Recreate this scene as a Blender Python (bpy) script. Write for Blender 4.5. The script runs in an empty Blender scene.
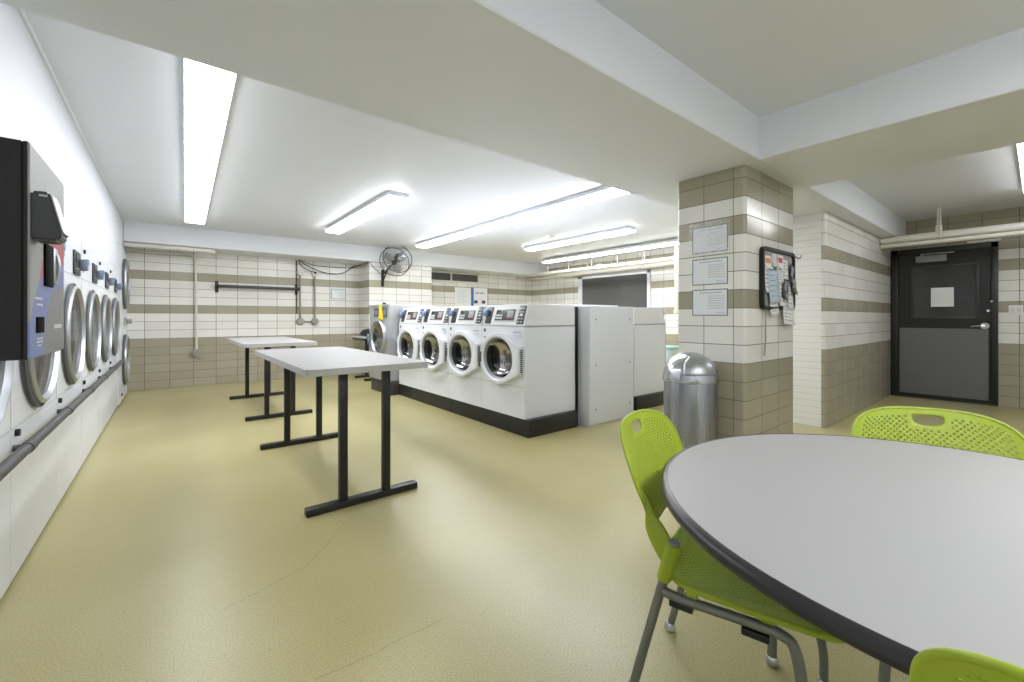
import bpy, bmesh, math, random
from mathutils import Vector, Matrix
random.seed(7)
scene = bpy.context.scene
COL = scene.collection
PI = math.pi

# ------------------------------------------------------------------ helpers
def link(o, parent=None):
    COL.objects.link(o)
    if parent is not None:
        o.parent = parent
    return o

def obj(name, bm, m, parent=None, smooth=35, loc=None, rot=None):
    me = bpy.data.meshes.new(name)
    bm.normal_update()
    bm.to_mesh(me); bm.free()
    if isinstance(m, (list, tuple)):
        for k in m: me.materials.append(k)
    else:
        me.materials.append(m)
    if smooth:
        for p in me.polygons: p.use_smooth = True
        me.set_sharp_from_angle(angle=math.radians(smooth))
    o = bpy.data.objects.new(name, me)
    link(o, parent)
    if loc is not None: o.location = loc
    if rot is not None: o.rotation_euler = rot
    return o

def tag(o, label, cat, group=None):
    o['label'] = label; o['category'] = cat
    if group: o['group'] = group
    return o

def thing(name, label, cat, loc=(0, 0, 0), rotz=0.0, group=None):
    o = bpy.data.objects.new(name, None)
    o.empty_display_size = 0.1
    link(o)
    o.location = loc; o.rotation_euler = (0, 0, rotz)
    return tag(o, label, cat, group)

def struct(name, bm, m, parent=None, smooth=0):
    o = obj(name, bm, m, parent, smooth)
    if parent is None: o['kind'] = 'structure'
    return o

def dup(root, loc=None, rotz=None, label=None, group=None):
    r = root.copy(); COL.objects.link(r)
    if loc is not None: r.location = loc
    if rotz is not None: r.rotation_euler = (0, 0, rotz)
    if label: r['label'] = label
    if group: r['group'] = group
    def kids(src, dst):
        for ch in list(src.children):
            c = ch.copy(); COL.objects.link(c); c.parent = dst
            kids(ch, c)
    kids(root, r)
    return r

def B(): return bmesh.new()

def box(bm, a, b, bev=0.0, seg=2, mi=0, mat=None):
    a = Vector(a); b = Vector(b)
    lo = Vector([min(a[i], b[i]) for i in range(3)]); hi = Vector([max(a[i], b[i]) for i in range(3)])
    r = bmesh.ops.create_cube(bm, size=1.0)
    vs = r['verts']
    M = Matrix.Translation((lo + hi) / 2) @ Matrix.Diagonal((hi - lo).to_4d())
    bmesh.ops.transform(bm, matrix=M, verts=vs)
    fs = list({f for v in vs for f in v.link_faces})
    if bev > 0:
        es = list({e for v in vs for e in v.link_edges})
        rr = bmesh.ops.bevel(bm, geom=es, offset=bev, segments=seg, affect='EDGES', profile=0.5, clamp_overlap=True)
        vs = list({v for f in rr['faces'] for v in f.verts} | {v for v in vs if v.is_valid})
        fs = list({f for v in vs for f in v.link_faces})
    for f in fs: f.material_index = mi
    if mat is not None: bmesh.ops.transform(bm, matrix=mat, verts=vs)
    return vs

def frame_of(d):
    d = Vector(d).normalized()
    up = Vector((0, 0, 1)) if abs(d.z) < 0.95 else Vector((1, 0, 0))
    s = d.cross(up).normalized(); u = s.cross(d).normalized()
    return s, u

def tube(bm, pts, r, seg=12, cap=True, mi=0, closed=False, r2=None):
    """sweep a circle (or ellipse r x r2) along pts; r may be a list"""
    P = [Vector(p) for p in pts]; n = len(P)
    rings = []
    prev = None
    for i, p in enumerate(P):
        if closed: d = P[(i + 1) % n] - P[i - 1]
        else: d = P[min(i + 1, n - 1)] - P[max(i - 1, 0)]
        d.normalize()
        if prev is None: s, u = frame_of(d)
        else:
            s = prev - d * prev.dot(d)
            s = s.normalized() if s.length > 1e-6 else frame_of(d)[0]
            u = s.cross(d).normalized()
        prev = s
        ri = r[i] if isinstance(r, (list, tuple)) else r
        rj = ri if r2 is None else (r2[i] if isinstance(r2, (list, tuple)) else r2)
        rings.append([bm.verts.new(p + s * ri * math.cos(2 * PI * k / seg) + u * rj * math.sin(2 * PI * k / seg)) for k in range(seg)])
    m = n if closed else n - 1
    for i in range(m):
        a, b = rings[i], rings[(i + 1) % n]
        for k in range(seg):
            f = bm.faces.new((a[k], a[(k + 1) % seg], b[(k + 1) % seg], b[k])); f.material_index = mi
    if cap and not closed:
        f = bm.faces.new(rings[0]); f.material_index = mi
        f = bm.faces.new(list(reversed(rings[-1]))); f.material_index = mi
    return rings

def cyl(bm, p0, p1, r, seg=20, mi=0, cap=True):
    return tube(bm, [p0, p1], r, seg, cap, mi)

def smooth_path(pts, n=8):
    """Catmull-Rom through pts"""
    P = [Vector(p) for p in pts]
    P = [P[0] * 2 - P[1]] + P + [P[-1] * 2 - P[-2]]
    out = []
    for i in range(1, len(P) - 2):
        for k in range(n):
            t = k / n
            a, b, c, d = P[i - 1], P[i], P[i + 1], P[i + 2]
            out.append(0.5 * ((2 * b) + (c - a) * t + (2 * a - 5 * b + 4 * c - d) * t * t + (3 * b - a - 3 * c + d) * t ** 3))
    out.append(P[-2])
    return out

def lathe(bm, prof, centre=(0, 0, 0), axis='Z', seg=48, mi=0, closed=False):
    """prof: list of (radius, height along axis)"""
    c = Vector(centre)
    def pt(r, h, a):
        x, y = r * math.cos(a), r * math.sin(a)
        if axis == 'Z': return c + Vector((x, y, h))
        if axis == 'Y': return c + Vector((x, h, y))
        return c + Vector((h, x, y))
    rings = []
    for r, h in prof:
        if r < 1e-6: rings.append([bm.verts.new(pt(0, h, 0))])
        else: rings.append([bm.verts.new(pt(r, h, 2 * PI * k / seg)) for k in range(seg)])
    idx = list(range(len(rings) - 1))
    pairs = [(rings[i], rings[i + 1]) for i in idx]
    if closed: pairs.append((rings[-1], rings[0]))
    for a, b in pairs:
        for k in range(seg):
            k2 = (k + 1) % seg
            if len(a) == 1 and len(b) == 1: continue
            if len(a) == 1: f = bm.faces.new((a[0], b[k2], b[k]))
            elif len(b) == 1: f = bm.faces.new((a[k], a[k2], b[0]))
            else: f = bm.faces.new((a[k], a[k2], b[k2], b[k]))
            f.material_index = mi
    bmesh.ops.recalc_face_normals(bm, faces=bm.faces[:])

def prism(bm, poly, fn0, fn1, mi=0):
    """poly: list of 2-D points; fn0/fn1 map them to the two caps"""
    a = [bm.verts.new(fn0(*p)) for p in poly]; b = [bm.verts.new(fn1(*p)) for p in poly]
    n = len(poly)
    fs = [bm.faces.new(a), bm.faces.new(list(reversed(b)))]
    for k in range(n): fs.append(bm.faces.new((a[k], b[k], b[(k + 1) % n], a[(k + 1) % n])))
    for f in fs: f.material_index = mi
    bmesh.ops.recalc_face_normals(bm, faces=fs)
    return a + b

def rrect(w, h, r, n=5, cx=0.0, cy=0.0):
    out = []
    for (sx, sy, a0) in ((1, 1, 0), (-1, 1, 90), (-1, -1, 180), (1, -1, 270)):
        for k in range(n + 1):
            a = math.radians(a0 + 90 * k / n)
            out.append((cx + sx * (w / 2 - r) + r * math.cos(a), cy + sy * (h / 2 - r) + r * math.sin(a)))
    return out

def holed_plate(bm, x0, x1, z0, z1, holes, y=0.0, mi=0, n=48):
    """vertical plate (in the xz plane) tiled into cells, each with one circular hole (cx, cz, r, cell z0, cell z1)"""
    for (cx, cz, r, a0, a1) in holes:
        angs = [2 * PI * k / n for k in range(n)]
        for (px, pz) in ((x0, a0), (x1, a0), (x1, a1), (x0, a1)):
            angs.append(math.atan2(pz - cz, px - cx) % (2 * PI))
        angs = sorted(set(round(a, 5) for a in angs))
        inn, out = [], []
        for a in angs:
            c, s = math.cos(a), math.sin(a)
            t = 1e9
            if c > 1e-6: t = min(t, (x1 - cx) / c)
            if c < -1e-6: t = min(t, (x0 - cx) / c)
            if s > 1e-6: t = min(t, (a1 - cz) / s)
            if s < -1e-6: t = min(t, (a0 - cz) / s)
            inn.append(bm.verts.new((cx + r * c, y, cz + r * s)))
            out.append(bm.verts.new((cx + t * c, y, cz + t * s)))
        m = len(angs)
        for k in range(m):
            k2 = (k + 1) % m
            f = bm.faces.new((inn[k], inn[k2], out[k2], out[k])); f.material_index = mi

# ------------------------------------------------------------------ materials
def srgb(r, g, b):
    def c(v):
        v /= 255.0
        return v / 12.92 if v <= 0.04045 else ((v + 0.055) / 1.055) ** 2.4
    return (c(r), c(g), c(b), 1.0)

class NT:
    def __init__(s, name):
        s.m = bpy.data.materials.new(name); s.m.use_nodes = True
        s.t = s.m.node_tree; s.n = s.t.nodes; s.l = s.t.links
        s.n.clear()
        s.out = s.n.new('ShaderNodeOutputMaterial')
        s.p = s.n.new('ShaderNodeBsdfPrincipled')
        s.l.new(s.p.outputs[0], s.out.inputs[0])
    def node(s, typ, **kw):
        n = s.n.new(typ)
        for k, v in kw.items(): setattr(n, k, v)
        return n
    def set(s, n, i, v):
        if isinstance(v, bpy.types.NodeSocket): s.l.new(v, n.inputs[i])
        else: n.inputs[i].default_value = v
    def math(s, op, a, b=None, c=None):
        n = s.node('ShaderNodeMath', operation=op)
        s.set(n, 0, a)
        if b is not None: s.set(n, 1, b)
        if c is not None: s.set(n, 2, c)
        return n.outputs[0]
    def mix(s, fac, a, b):
        n = s.node('ShaderNodeMix', data_type='RGBA')
        s.set(n, 0, fac); s.set(n, 6, a); s.set(n, 7, b)
        return n.outputs[2]
    def mixf(s, fac, a, b):
        n = s.node('ShaderNodeMix', data_type='FLOAT')
        s.set(n, 0, fac); s.set(n, 2, a); s.set(n, 3, b)
        return n.outputs[0]
    def noise(s, vec, scale, detail=2.0, rough=0.5):
        n = s.node('ShaderNodeTexNoise')
        if vec is not None: s.l.new(vec, n.inputs['Vector'])
        n.inputs['Scale'].default_value = scale; n.inputs['Detail'].default_value = detail; n.inputs['Roughness'].default_value = rough
        return n.outputs[0]
    def ramp(s, fac, stops, interp='LINEAR'):
        n = s.node('ShaderNodeValToRGB'); r = n.color_ramp; r.interpolation = interp
        while len(r.elements) > len(stops): r.elements.remove(r.elements[-1])
        while len(r.elements) < len(stops): r.elements.new(1.0)
        for e, (p, c) in zip(r.elements, stops): e.position = p; e.color = c
        s.set(n, 0, fac)
        return n.outputs[0]
    def bump(s, h, strength=0.2, dist=0.01):
        n = s.node('ShaderNodeBump'); s.set(n, 'Height', h)
        n.inputs['Strength'].default_value = strength; n.inputs['Distance'].default_value = dist
        s.l.new(n.outputs[0], s.p.inputs['Normal'])
    def base(s, **kw):
        for k, v in kw.items(): s.set(s.p, k.replace('_', ' '), v)
    def pos(s):
        return s.node('ShaderNodeNewGeometry').outputs['Position']
    def objc(s):
        return s.node('ShaderNodeTexCoord').outputs['Object']
    def sep(s, v):
        n = s.node('ShaderNodeSeparateXYZ'); s.l.new(v, n.inputs[0])
        return n.outputs

def plain(name, col, rough=0.5, metal=0.0, spec=0.5, coat=0.0, wob=0.0):
    t = NT(name)
    t.base(Base_Color=col, Roughness=rough, Metallic=metal)
    t.p.inputs['Specular IOR Level'].default_value = spec
    t.p.inputs['Coat Weight'].default_value = coat
    v = t.objc()
    nz = t.noise(v, 14.0, 3.0)
    t.base(Roughness=t.mixf(nz, max(0.02, rough - 0.012), min(1.0, rough + 0.012)))
    if wob: t.bump(t.noise(v, 60.0, 2.0), wob, 0.002)
    return t.m

def tile_mat(name, wx, ox, wy, oy, high, H=0.1355, vert=1.0, white=(232, 231, 227), brown=(164, 158, 139)):
    """stack-bonded glazed tile, courses 0.1355 m tall; joints measured along x or y by the face's normal"""
    t = NT(name)
    P = t.sep(t.pos())
    N = t.sep(t.node('ShaderNodeNewGeometry').outputs['True Normal'])
    facex = t.math('GREATER_THAN', t.math('ABSOLUTE', N[0]), 0.85)
    facey = t.math('GREATER_THAN', t.math('ABSOLUTE', N[1]), 0.85)
    ux = t.math('DIVIDE', t.math('SUBTRACT', P[0], ox), wx)
    uy = t.math('DIVIDE', t.math('SUBTRACT', P[1], oy), wy)
    u = t.mixf(facex, ux, uy)
    v = t.math('DIVIDE', P[2], H)
    def line(q, half):
        fr = t.math('FRACT', q)
        d = t.math('MINIMUM', fr, t.math('SUBTRACT', 1.0, fr))
        return t.math('LESS_THAN', d, half)
    flat = t.math('MAXIMUM', facex, facey)
    lv = t.math('MULTIPLY', line(u, 0.0105), t.math('MULTIPLY', flat, vert))
    lh = line(v, 0.020)
    g = t.math('MAXIMUM', lv, lh)
    ci = t.math('FLOOR', v); cu = t.math('FLOOR', u)
    W = srgb(*white); Bc = srgb(*brown)
    stops = [(0.0, Bc), (6 / 20, W), (9 / 20, Bc), (10 / 20, W), (13 / 20, Bc), (14 / 20, W)]
    if high is True: stops.append((15 / 20, Bc))
    elif high: stops += [(high / 20, Bc), ((high + 1) / 20, W)]
    col = t.ramp(t.math('DIVIDE', t.math('ADD', ci, 0.5), 20.0), [(max(0, p - 0.0), c) for p, c in stops], 'CONSTANT')
    wn = t.node('ShaderNodeTexWhiteNoise', noise_dimensions='2D')
    cb = t.node('ShaderNodeCombineXYZ'); t.l.new(cu, cb.inputs[0]); t.l.new(ci, cb.inputs[1])
    t.l.new(cb.outputs[0], wn.inputs['Vector'])
    hs = t.node('ShaderNodeHueSaturation'); t.l.new(col, hs.inputs['Color'])
    t.l.new(t.mixf(wn.outputs[0], 0.93, 1.05), hs.inputs['Value'])
    c2 = t.mix(t.math('MULTIPLY', t.noise(t.pos(), 9.0, 4.0), 0.10), hs.outputs[0], srgb(150, 140, 115))
    t.base(Base_Color=t.mix(g, c2, srgb(104, 97, 84)), Roughness=t.mixf(g, 0.22, 0.85))
    hgt = t.math('ADD', t.math('SUBTRACT', 1.0, g), t.math('MULTIPLY', t.noise(t.pos(), 5.0, 1.0), 0.35))
    t.bump(hgt, 0.25, 0.006)
    return t.m

def paint(name, col, rough=0.45, bump=0.06, scale=25.0):
    t = NT(name)
    nz = t.noise(t.pos(), 1.3, 4.0)
    c = tuple(x * 0.95 for x in col[:3]) + (1.0,)
    t.base(Base_Color=t.mix(nz, c, col), Roughness=rough)
    t.bump(t.noise(t.pos(), scale, 4.0, 0.6), bump, 0.01)
    return t.m

M = {}
M['ceil'] = paint('white_ceiling_paint', srgb(226, 229, 236), 0.5, 0.05)
M['beam'] = paint('white_beam_paint', srgb(228, 231, 238), 0.45, 0.07, 12.0)
M['far'] = tile_mat('far_wall_tile', 0.311, -0.009, 0.30, 8.9, False)
M['box'] = tile_mat('pier_tile', 0.285, 3.07, 0.30, 8.35, False)
M['recess'] = tile_mat('recess_wall_tile', 0.318, 4.765, 0.311, 5.12, 17)
M['pillar'] = tile_mat('pillar_tile', 0.328, 3.52, 0.222, 1.419, True)
M['jut'] = tile_mat('spur_wall_tile', 0.345, 5.67, 0.30, 1.40, False, vert=0.3)
M['doorwall'] = tile_mat('door_wall_tile', 0.31, 0.0, 0.3185, 1.125, True)

def block_mat():
    t = NT('painted_block')
    P = t.sep(t.pos())
    v = t.math('FRACT', t.math('DIVIDE', P[2], 0.068))
    d = t.math('MINIMUM', v, t.math('SUBTRACT', 1.0, v))
    g = t.math('LESS_THAN', d, 0.06)
    t.base(Base_Color=t.mix(g, srgb(228, 227, 222), srgb(212, 210, 204)), Roughness=0.5)
    t.bump(t.math('SUBTRACT', 1.0, g), 0.3, 0.004)
    return t.m
M['block'] = block_mat()

def panel_wall():
    t = NT('white_wall_panelling')
    P = t.sep(t.pos())
    w = t.node('ShaderNodeTexWave', wave_type='BANDS', bands_direction='Y')
    w.inputs['Scale'].default_value = 28.0; w.inputs['Distortion'].default_value = 0.6
    t.l.new(t.pos(), w.inputs['Vector'])
    t.base(Base_Color=srgb(216, 219, 226), Roughness=0.5)
    t.bump(w.outputs[1], 0.10, 0.004)
    return t.m
M['wallpanel'] = panel_wall()

def floor_mat():
    t = NT('olive_epoxy_floor')
    p = t.pos()
    big = t.noise(p, 0.8, 3.0, 0.5)
    c = t.ramp(big, [(0.3, srgb(169, 160, 112)), (0.5, srgb(176, 168, 120)), (0.72, srgb(186, 179, 134))])
    fine = t.noise(p, 185.0, 4.0, 0.75)
    sp = t.ramp(fine, [(0.33, (0.55, 0.55, 0.55, 1)), (0.5, (1, 1, 1, 1)), (0.67, (1.35, 1.35, 1.32, 1))])
    mm = t.node('ShaderNodeMix', data_type='RGBA', blend_type='MULTIPLY')
    mm.inputs[0].default_value = 0.75
    t.l.new(c, mm.inputs[6]); t.l.new(sp, mm.inputs[7])
    # hairline cracks: a few meandering lines across the slab
    S = t.sep(p)
    wob = t.math('MULTIPLY', t.math('SUBTRACT', t.noise(p, 5.0, 4.0, 0.6), 0.5), 0.05)
    crack = None
    for (xa, ya, xb, yb) in [(0.769, 2.448, 0.492, 2.127), (0.492, 2.127, 0.161, 2.014), (0.799, 1.431, 0.368, 1.438)]:
        L = math.hypot(xb - xa, yb - ya); dx, dy = (xb - xa) / L, (yb - ya) / L
        rx = t.math('SUBTRACT', S[0], xa); ry = t.math('SUBTRACT', S[1], ya)
        al = t.math('ADD', t.math('MULTIPLY', rx, dx), t.math('MULTIPLY', ry, dy))
        ac = t.math('ADD', t.math('SUBTRACT', t.math('MULTIPLY', rx, dy), t.math('MULTIPLY', ry, dx)), wob)
        m = t.math('MULTIPLY', t.math('LESS_THAN', t.math('ABSOLUTE', ac), 0.0022), t.math('MULTIPLY', t.math('GREATER_THAN', al, -.01), t.math('LESS_THAN', al, L + .01)))
        crack = m if crack is None else t.math('MAXIMUM', crack, m)
    crack = t.math('MULTIPLY', crack, 0.4)
    cc = t.mix(crack, mm.outputs[2], srgb(100, 92, 62))
    t.base(Base_Color=cc, Roughness=t.mixf(t.noise(p, 1.2, 2.0), 0.285, 0.33))
    t.bump(t.noise(p, 120.0, 3.0, 0.6), 0.10, 0.004)
    return t.m
M['floor'] = floor_mat()

M['white'] = plain('white_enamel', srgb(222, 225, 231), 0.34)
M['white2'] = plain('white_powder_coat', srgb(218, 221, 227), 0.42)
M['console'] = plain('washer_console_white', srgb(224, 224, 226), 0.35)
M['seam'] = plain('dark_seam', srgb(70, 70, 70), 0.6)
M['plinth'] = plain('black_plinth', srgb(36, 36, 35), 0.45)
M['black'] = plain('black_paint', srgb(26, 26, 27), 0.42)
M['blackmatte'] = plain('black_texture_coat', srgb(23, 23, 24), 0.6, wob=0.15)
M['charcoal'] = plain('charcoal_plastic', srgb(60, 61, 63), 0.4)
M['lcd'] = plain('dark_display', srgb(42, 44, 46), 0.2)
M['grey'] = plain('grey_plastic', srgb(150, 152, 154), 0.4)
M['greysteel'] = plain('grey_steel_panel', srgb(176, 177, 178), 0.35, 0.35)
M['chrome'] = plain('chrome', srgb(198, 201, 206), 0.18, 1.0)
M['steel'] = plain('brushed_steel', srgb(178, 181, 186), 0.36, 0.85)
M['drum'] = plain('drum_steel', srgb(190, 192, 196), 0.42, 0.55)
M['darksteel'] = plain('dark_steel', srgb(88, 89, 90), 0.35, 0.8)
M['tub'] = plain('dark_tub_steel', srgb(104, 106, 110), 0.3, 0.6)  # dark steel for the washer and extractor drums
M['gasket'] = plain('dark_grey_gasket', srgb(84, 85, 87), 0.6)
M['recess_black'] = plain('black_recess', srgb(14, 14, 15), 0.9, spec=.1)
M['softseam'] = plain('soft_grey_seam', srgb(188, 190, 193), 0.6)
M['ringgrey'] = plain('pale_grey_ring', srgb(150, 152, 156), 0.4, 0.2)
M['wheelgrey'] = plain('grey_rail_rubber', srgb(74, 74, 74), 0.5)
M['chairgrey'] = plain('silver_grey_powder_coat', srgb(128, 128, 126), 0.38, 0.45)
M['blue'] = plain('blue_plastic', srgb(96, 138, 196), 0.35)
M['bluegrey'] = plain('blue_grey_plastic', srgb(116, 130, 148), 0.35)
M['yellow'] = plain('yellow_card', srgb(236, 208, 40), 0.6)
M['purple'] = plain('violet_blue_cloth', srgb(92, 96, 178), 0.85)
M['bag'] = plain('black_bag_fabric', srgb(40, 42, 44), 0.8)
M['paper'] = plain('white_paper', srgb(232, 233, 236), 0.7)
M['label'] = plain('silver_white_label', srgb(214, 216, 218), 0.5)
M['pipe'] = plain('white_painted_pipe', srgb(216, 213, 204), 0.4)
M['conduit'] = plain('grey_conduit', srgb(150, 147, 138), 0.45, 0.3)
M['cable'] = plain('black_cable', srgb(28, 28, 28), 0.5)
M['laminate'] = plain('light_grey_laminate', srgb(164, 163, 163), 0.5)
M['lamedge'] = plain('grey_laminate_edge', srgb(186, 186, 185), 0.45)
M['rimblack'] = plain('black_rubber_edge', srgb(38, 38, 40), 0.35)
M['green'] = plain('lime_green_plastic', srgb(160, 179, 48), 0.42)
M['bin'] = plain('white_translucent_plastic', srgb(214, 222, 226), 0.45)
M['teal'] = plain('pale_teal_plastic', srgb(150, 200, 196), 0.45)
M['palescreen'] = plain('pale_screen', srgb(205, 208, 214), 0.2)  # plain pale colour of the card terminal's screen
M['pink'] = plain('pink_print', srgb(200, 70, 90), 0.6)
M['orange'] = plain('orange_print', srgb(222, 150, 60), 0.6)
M['paleblue'] = plain('pale_blue_print', srgb(190, 208, 226), 0.6)
M['ink'] = plain('grey_ink', srgb(110, 114, 122), 0.7)
M['inkblue'] = plain('blue_ink', srgb(70, 120, 180), 0.7)
M['navy'] = plain('dark_photo_print', srgb(58, 54, 62), 0.5)
M['framegreen'] = plain('blue_green_frame', srgb(84, 112, 128), 0.5)
M['beige'] = plain('beige_plastic', srgb(216, 214, 206), 0.45)

def brushed(name, col, axis_scale):
    t = NT(name)
    mp = t.node('ShaderNodeMapping'); mp.inputs['Scale'].default_value = axis_scale
    t.l.new(t.objc(), mp.inputs[0])
    nz = t.noise(mp.outputs[0], 40.0, 3.0)
    t.base(Base_Color=t.mix(nz, tuple(c * 0.85 for c in col[:3]) + (1,), col), Metallic=1.0, Roughness=t.mixf(nz, 0.2, 0.34))
    return t.m
M['can'] = brushed('brushed_stainless', srgb(166, 166, 169), (1, 1, 0.02))
M['kick'] = plain('grey_kick_plate', srgb(112, 113, 116), 0.38, 0.3)

def glass(name, tint, refl=1.0):
    t = NT(name)
    t.n.remove(t.p)
    tr = t.node('ShaderNodeBsdfTransparent'); tr.inputs[0].default_value = tint
    gl = t.node('ShaderNodeBsdfGlossy'); gl.inputs['Roughness'].default_value = 0.04
    fr = t.node('ShaderNodeFresnel'); fr.inputs[0].default_value = 1.5
    mx = t.node('ShaderNodeMixShader')
    t.l.new(t.math('MULTIPLY', fr.outputs[0], refl), mx.inputs[0]); t.l.new(tr.outputs[0], mx.inputs[1]); t.l.new(gl.outputs[0], mx.inputs[2])
    t.l.new(mx.outputs[0], t.out.inputs[0])
    return t.m
M['glass'] = glass('door_glass', (0.82, 0.83, 0.84, 1), 0.35)
M['smoke'] = glass('smoked_glass', (0.40, 0.41, 0.42, 1), 0.45)

def dark_pane(name, col):
    t = NT(name)
    t.base(Base_Color=col, Roughness=0.09)
    t.bump(t.noise(t.pos(), 2.2, 2.0), 0.10, 0.02)
    return t.m
M['pane'] = dark_pane('dark_window_pane', srgb(84, 84, 84))

def wired_pane():
    t = NT('wired_door_glass')
    P = t.sep(t.pos())
    a = t.math('ADD', P[1], P[2]); b = t.math('SUBTRACT', P[1], P[2])
    def line(q):
        fr = t.math('FRACT', t.math('DIVIDE', q, 0.026))
        return t.math('LESS_THAN', fr, 0.14)
    g = t.math('MAXIMUM', line(a), line(b))
    t.base(Base_Color=t.mix(g, srgb(46, 47, 48), srgb(96, 97, 98)), Roughness=0.08)
    return t.m
M['wired'] = wired_pane()

def emit(name, col, strength):
    t = NT(name)
    t.base(Base_Color=(0.8, 0.8, 0.8, 1), Roughness=0.4)
    t.p.inputs['Emission Color'].default_value = col
    t.p.inputs['Emission Strength'].default_value = strength
    return t.m
LAMPS = {}
def lamp(p):
    if p not in LAMPS: LAMPS[p] = emit('lit_lamp_lens', (0.975, 0.99, 1.025, 1), p)
    return LAMPS[p]

def notice_mat(name, border, cols=1):
    """sheet with a thin coloured border and rows of grey print, in the sheet's own x/z coordinates"""
    t = NT(name)
    g = t.node('ShaderNodeTexCoord').outputs['Generated']
    S = t.sep(g)
    def band(s, lo, hi):
        return t.math('MULTIPLY', t.math('GREATER_THAN', s, lo), t.math('LESS_THAN', s, hi))
    u = S[0]; v = S[2]
    rows = t.math('LESS_THAN', t.math('FRACT', t.math('MULTIPLY', v, 11.0)), 0.42)
    wn = t.noise(t.node('ShaderNodeVectorMath', operation='MULTIPLY').outputs[0], 1.0)
    nz = t.node('ShaderNodeTexNoise'); nz.inputs['Scale'].default_value = 30.0; t.l.new(g, nz.inputs['Vector'])
    brk = t.math('GREATER_THAN', nz.outputs[0], 0.42)
    body = t.math('MULTIPLY', band(u, 0.45, 0.92), band(v, 0.22, 0.76))
    head = t.math('MULTIPLY', band(u, 0.2, 0.85), band(v, 0.84, 0.9))
    foot = t.math('MULTIPLY', band(u, 0.68, 0.92), band(v, 0.09, 0.14))
    txt = t.math('MULTIPLY', t.math('MAXIMUM', t.math('MULTIPLY', rows, body), t.math('MAXIMUM', head, foot)), brk)
    inside = t.math('MULTIPLY', band(u, 0.025, 0.975), band(v, 0.035, 0.965))
    c = t.mix(t.math('MULTIPLY', txt, 0.45), srgb(226, 229, 233), srgb(120, 128, 140))
    t.base(Base_Color=t.mix(inside, border, c), Roughness=0.25)
    return t.m
M['notice'] = notice_mat('bordered_notice', srgb(88, 120, 140))

def kiosk_mat():
    t = NT('kiosk_graphic')
    S = t.sep(t.objc())     # local x across the front, z up, origin at the panel's lower left
    x, z = S[0], S[2]
    def disc(cx, cz, r):
        dx = t.math('SUBTRACT', x, cx); dz = t.math('SUBTRACT', z, cz)
        d = t.math('SQRT', t.math('ADD', t.math('MULTIPLY', dx, dx), t.math('MULTIPLY', dz, dz)))
        return t.math('LESS_THAN', d, r)
    grey = srgb(150, 152, 154)
    c = t.mix(disc(0.50, 0.02, 0.44), grey, srgb(178, 88, 102))
    c = t.mix(disc(0.40, -0.15, 0.475), c, srgb(118, 130, 182))
    c = t.mix(disc(0.44, -0.03, 0.27), c, srgb(128, 129, 131))
    t.base(Base_Color=c, Roughness=0.5)
    return t.m
M['kiosk'] = kiosk_mat()

# ------------------------------------------------------------------ the setting
XW, YF, ZC, ZB = -0.53, 8.90, 2.55, 2.256     # dryer wall, far wall, ceiling, beam soffit
YS = -2.6
bm = B(); box(bm, (-1.6, YS - .1, -.1), (8.6, YF + .1, 0)); struct('floor', bm, M['floor'])
bm = B(); box(bm, (-1.6, YS - .1, ZC), (8.6, YF + .1, ZC + .1)); struct('ceiling', bm, M['ceil'])
# wall over and behind the dryers
bm = B(); box(bm, (XW - .1, YS, 1.752), (XW - .004, 7.37, ZC)); box(bm, (XW - .1, 7.37, 2.102), (XW - .004, YF, ZC)); box(bm, (XW - .1, YS, 0), (XW - .004, 1.80, 1.75)); box(bm, (-1.56, 1.7, 0), (-1.46, YF, 2.1)); box(bm, (-1.5, 8.61, 0), (XW - .004, YF, 2.1))
struct('wall_left', bm, M['wallpanel'])
bm = B(); box(bm, (-1.6, YF, 0), (7.95, YF + .1, ZC)); struct('wall_far', bm, M['far'])
# tiled pier on the far wall and the recessed stretch right of it
bm = B(); box(bm, (3.07, 8.35, 0), (4.45, YF + .02, ZB + .02)); struct('wall_pier', bm, M['box'])
bm = B(); box(bm, (4.44, YF - .02, 0), (7.85, YF + .02, ZC)); struct('wall_recess', bm, M['recess'])
bm = B(); box(bm, (7.83, 2.2, 0), (7.95, YF, ZC)); struct('wall_right', bm, M['recess'])
bm = B(); box(bm, (5.305, 1.40, 0), (8.40, 2.28, ZB)); 
es = [e for e in bm.edges if abs(e.verts[0].co.z - e.verts[1].co.z) > 1 and e.verts[0].co.x < 6 and e.verts[0].co.y < 1.5]
bmesh.ops.bevel(bm, geom=es, offset=0.04, segments=5, affect='EDGES', profile=0.5)
for f in bm.faces:
    if f.normal.x < -0.99 or f.normal.y > .9: f.material_index = 1
o = struct('wall_spur', bm, [M['jut'], M['block']])
bm = B(); box(bm, (8.38, YS, 0), (8.5, 1.42, ZC)); struct('wall_door', bm, M['doorwall'])
bm = B(); box(bm, (-.6, YS - .1, 0), (8.5, YS, ZC)); struct('wall_back', bm, M['ceil'])
# beams
bm = B(); box(bm, (XW, 1.235, ZB), (8.40, 2.295, ZC + .02), .006, 1); struct('beam', bm, M['beam'])
bm = B(); box(bm, (3.21, YS, ZB + .0005), (4.22, 1.24, ZC + .02), .006, 1); struct('beam.001', bm, M['beam'])
bm = B(); box(bm, (XW, 8.28, ZB), (7.84, YF + .02, ZC + .02), .006, 1); struct('beam.002', bm, M['beam'])
# tiled pillar with bullnose corners
bm = B(); box(bm, (3.232, 1.334, 0), (4.192, 1.865, ZB + .002))
es = [e for e in bm.edges if abs(e.verts[0].co.z - e.verts[1].co.z) > 1]
bmesh.ops.bevel(bm, geom=es, offset=0.028, segments=5, affect='EDGES', profile=0.5)
o = obj('pillar', bm, M['pillar'], smooth=60); o['kind'] = 'structure'
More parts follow.
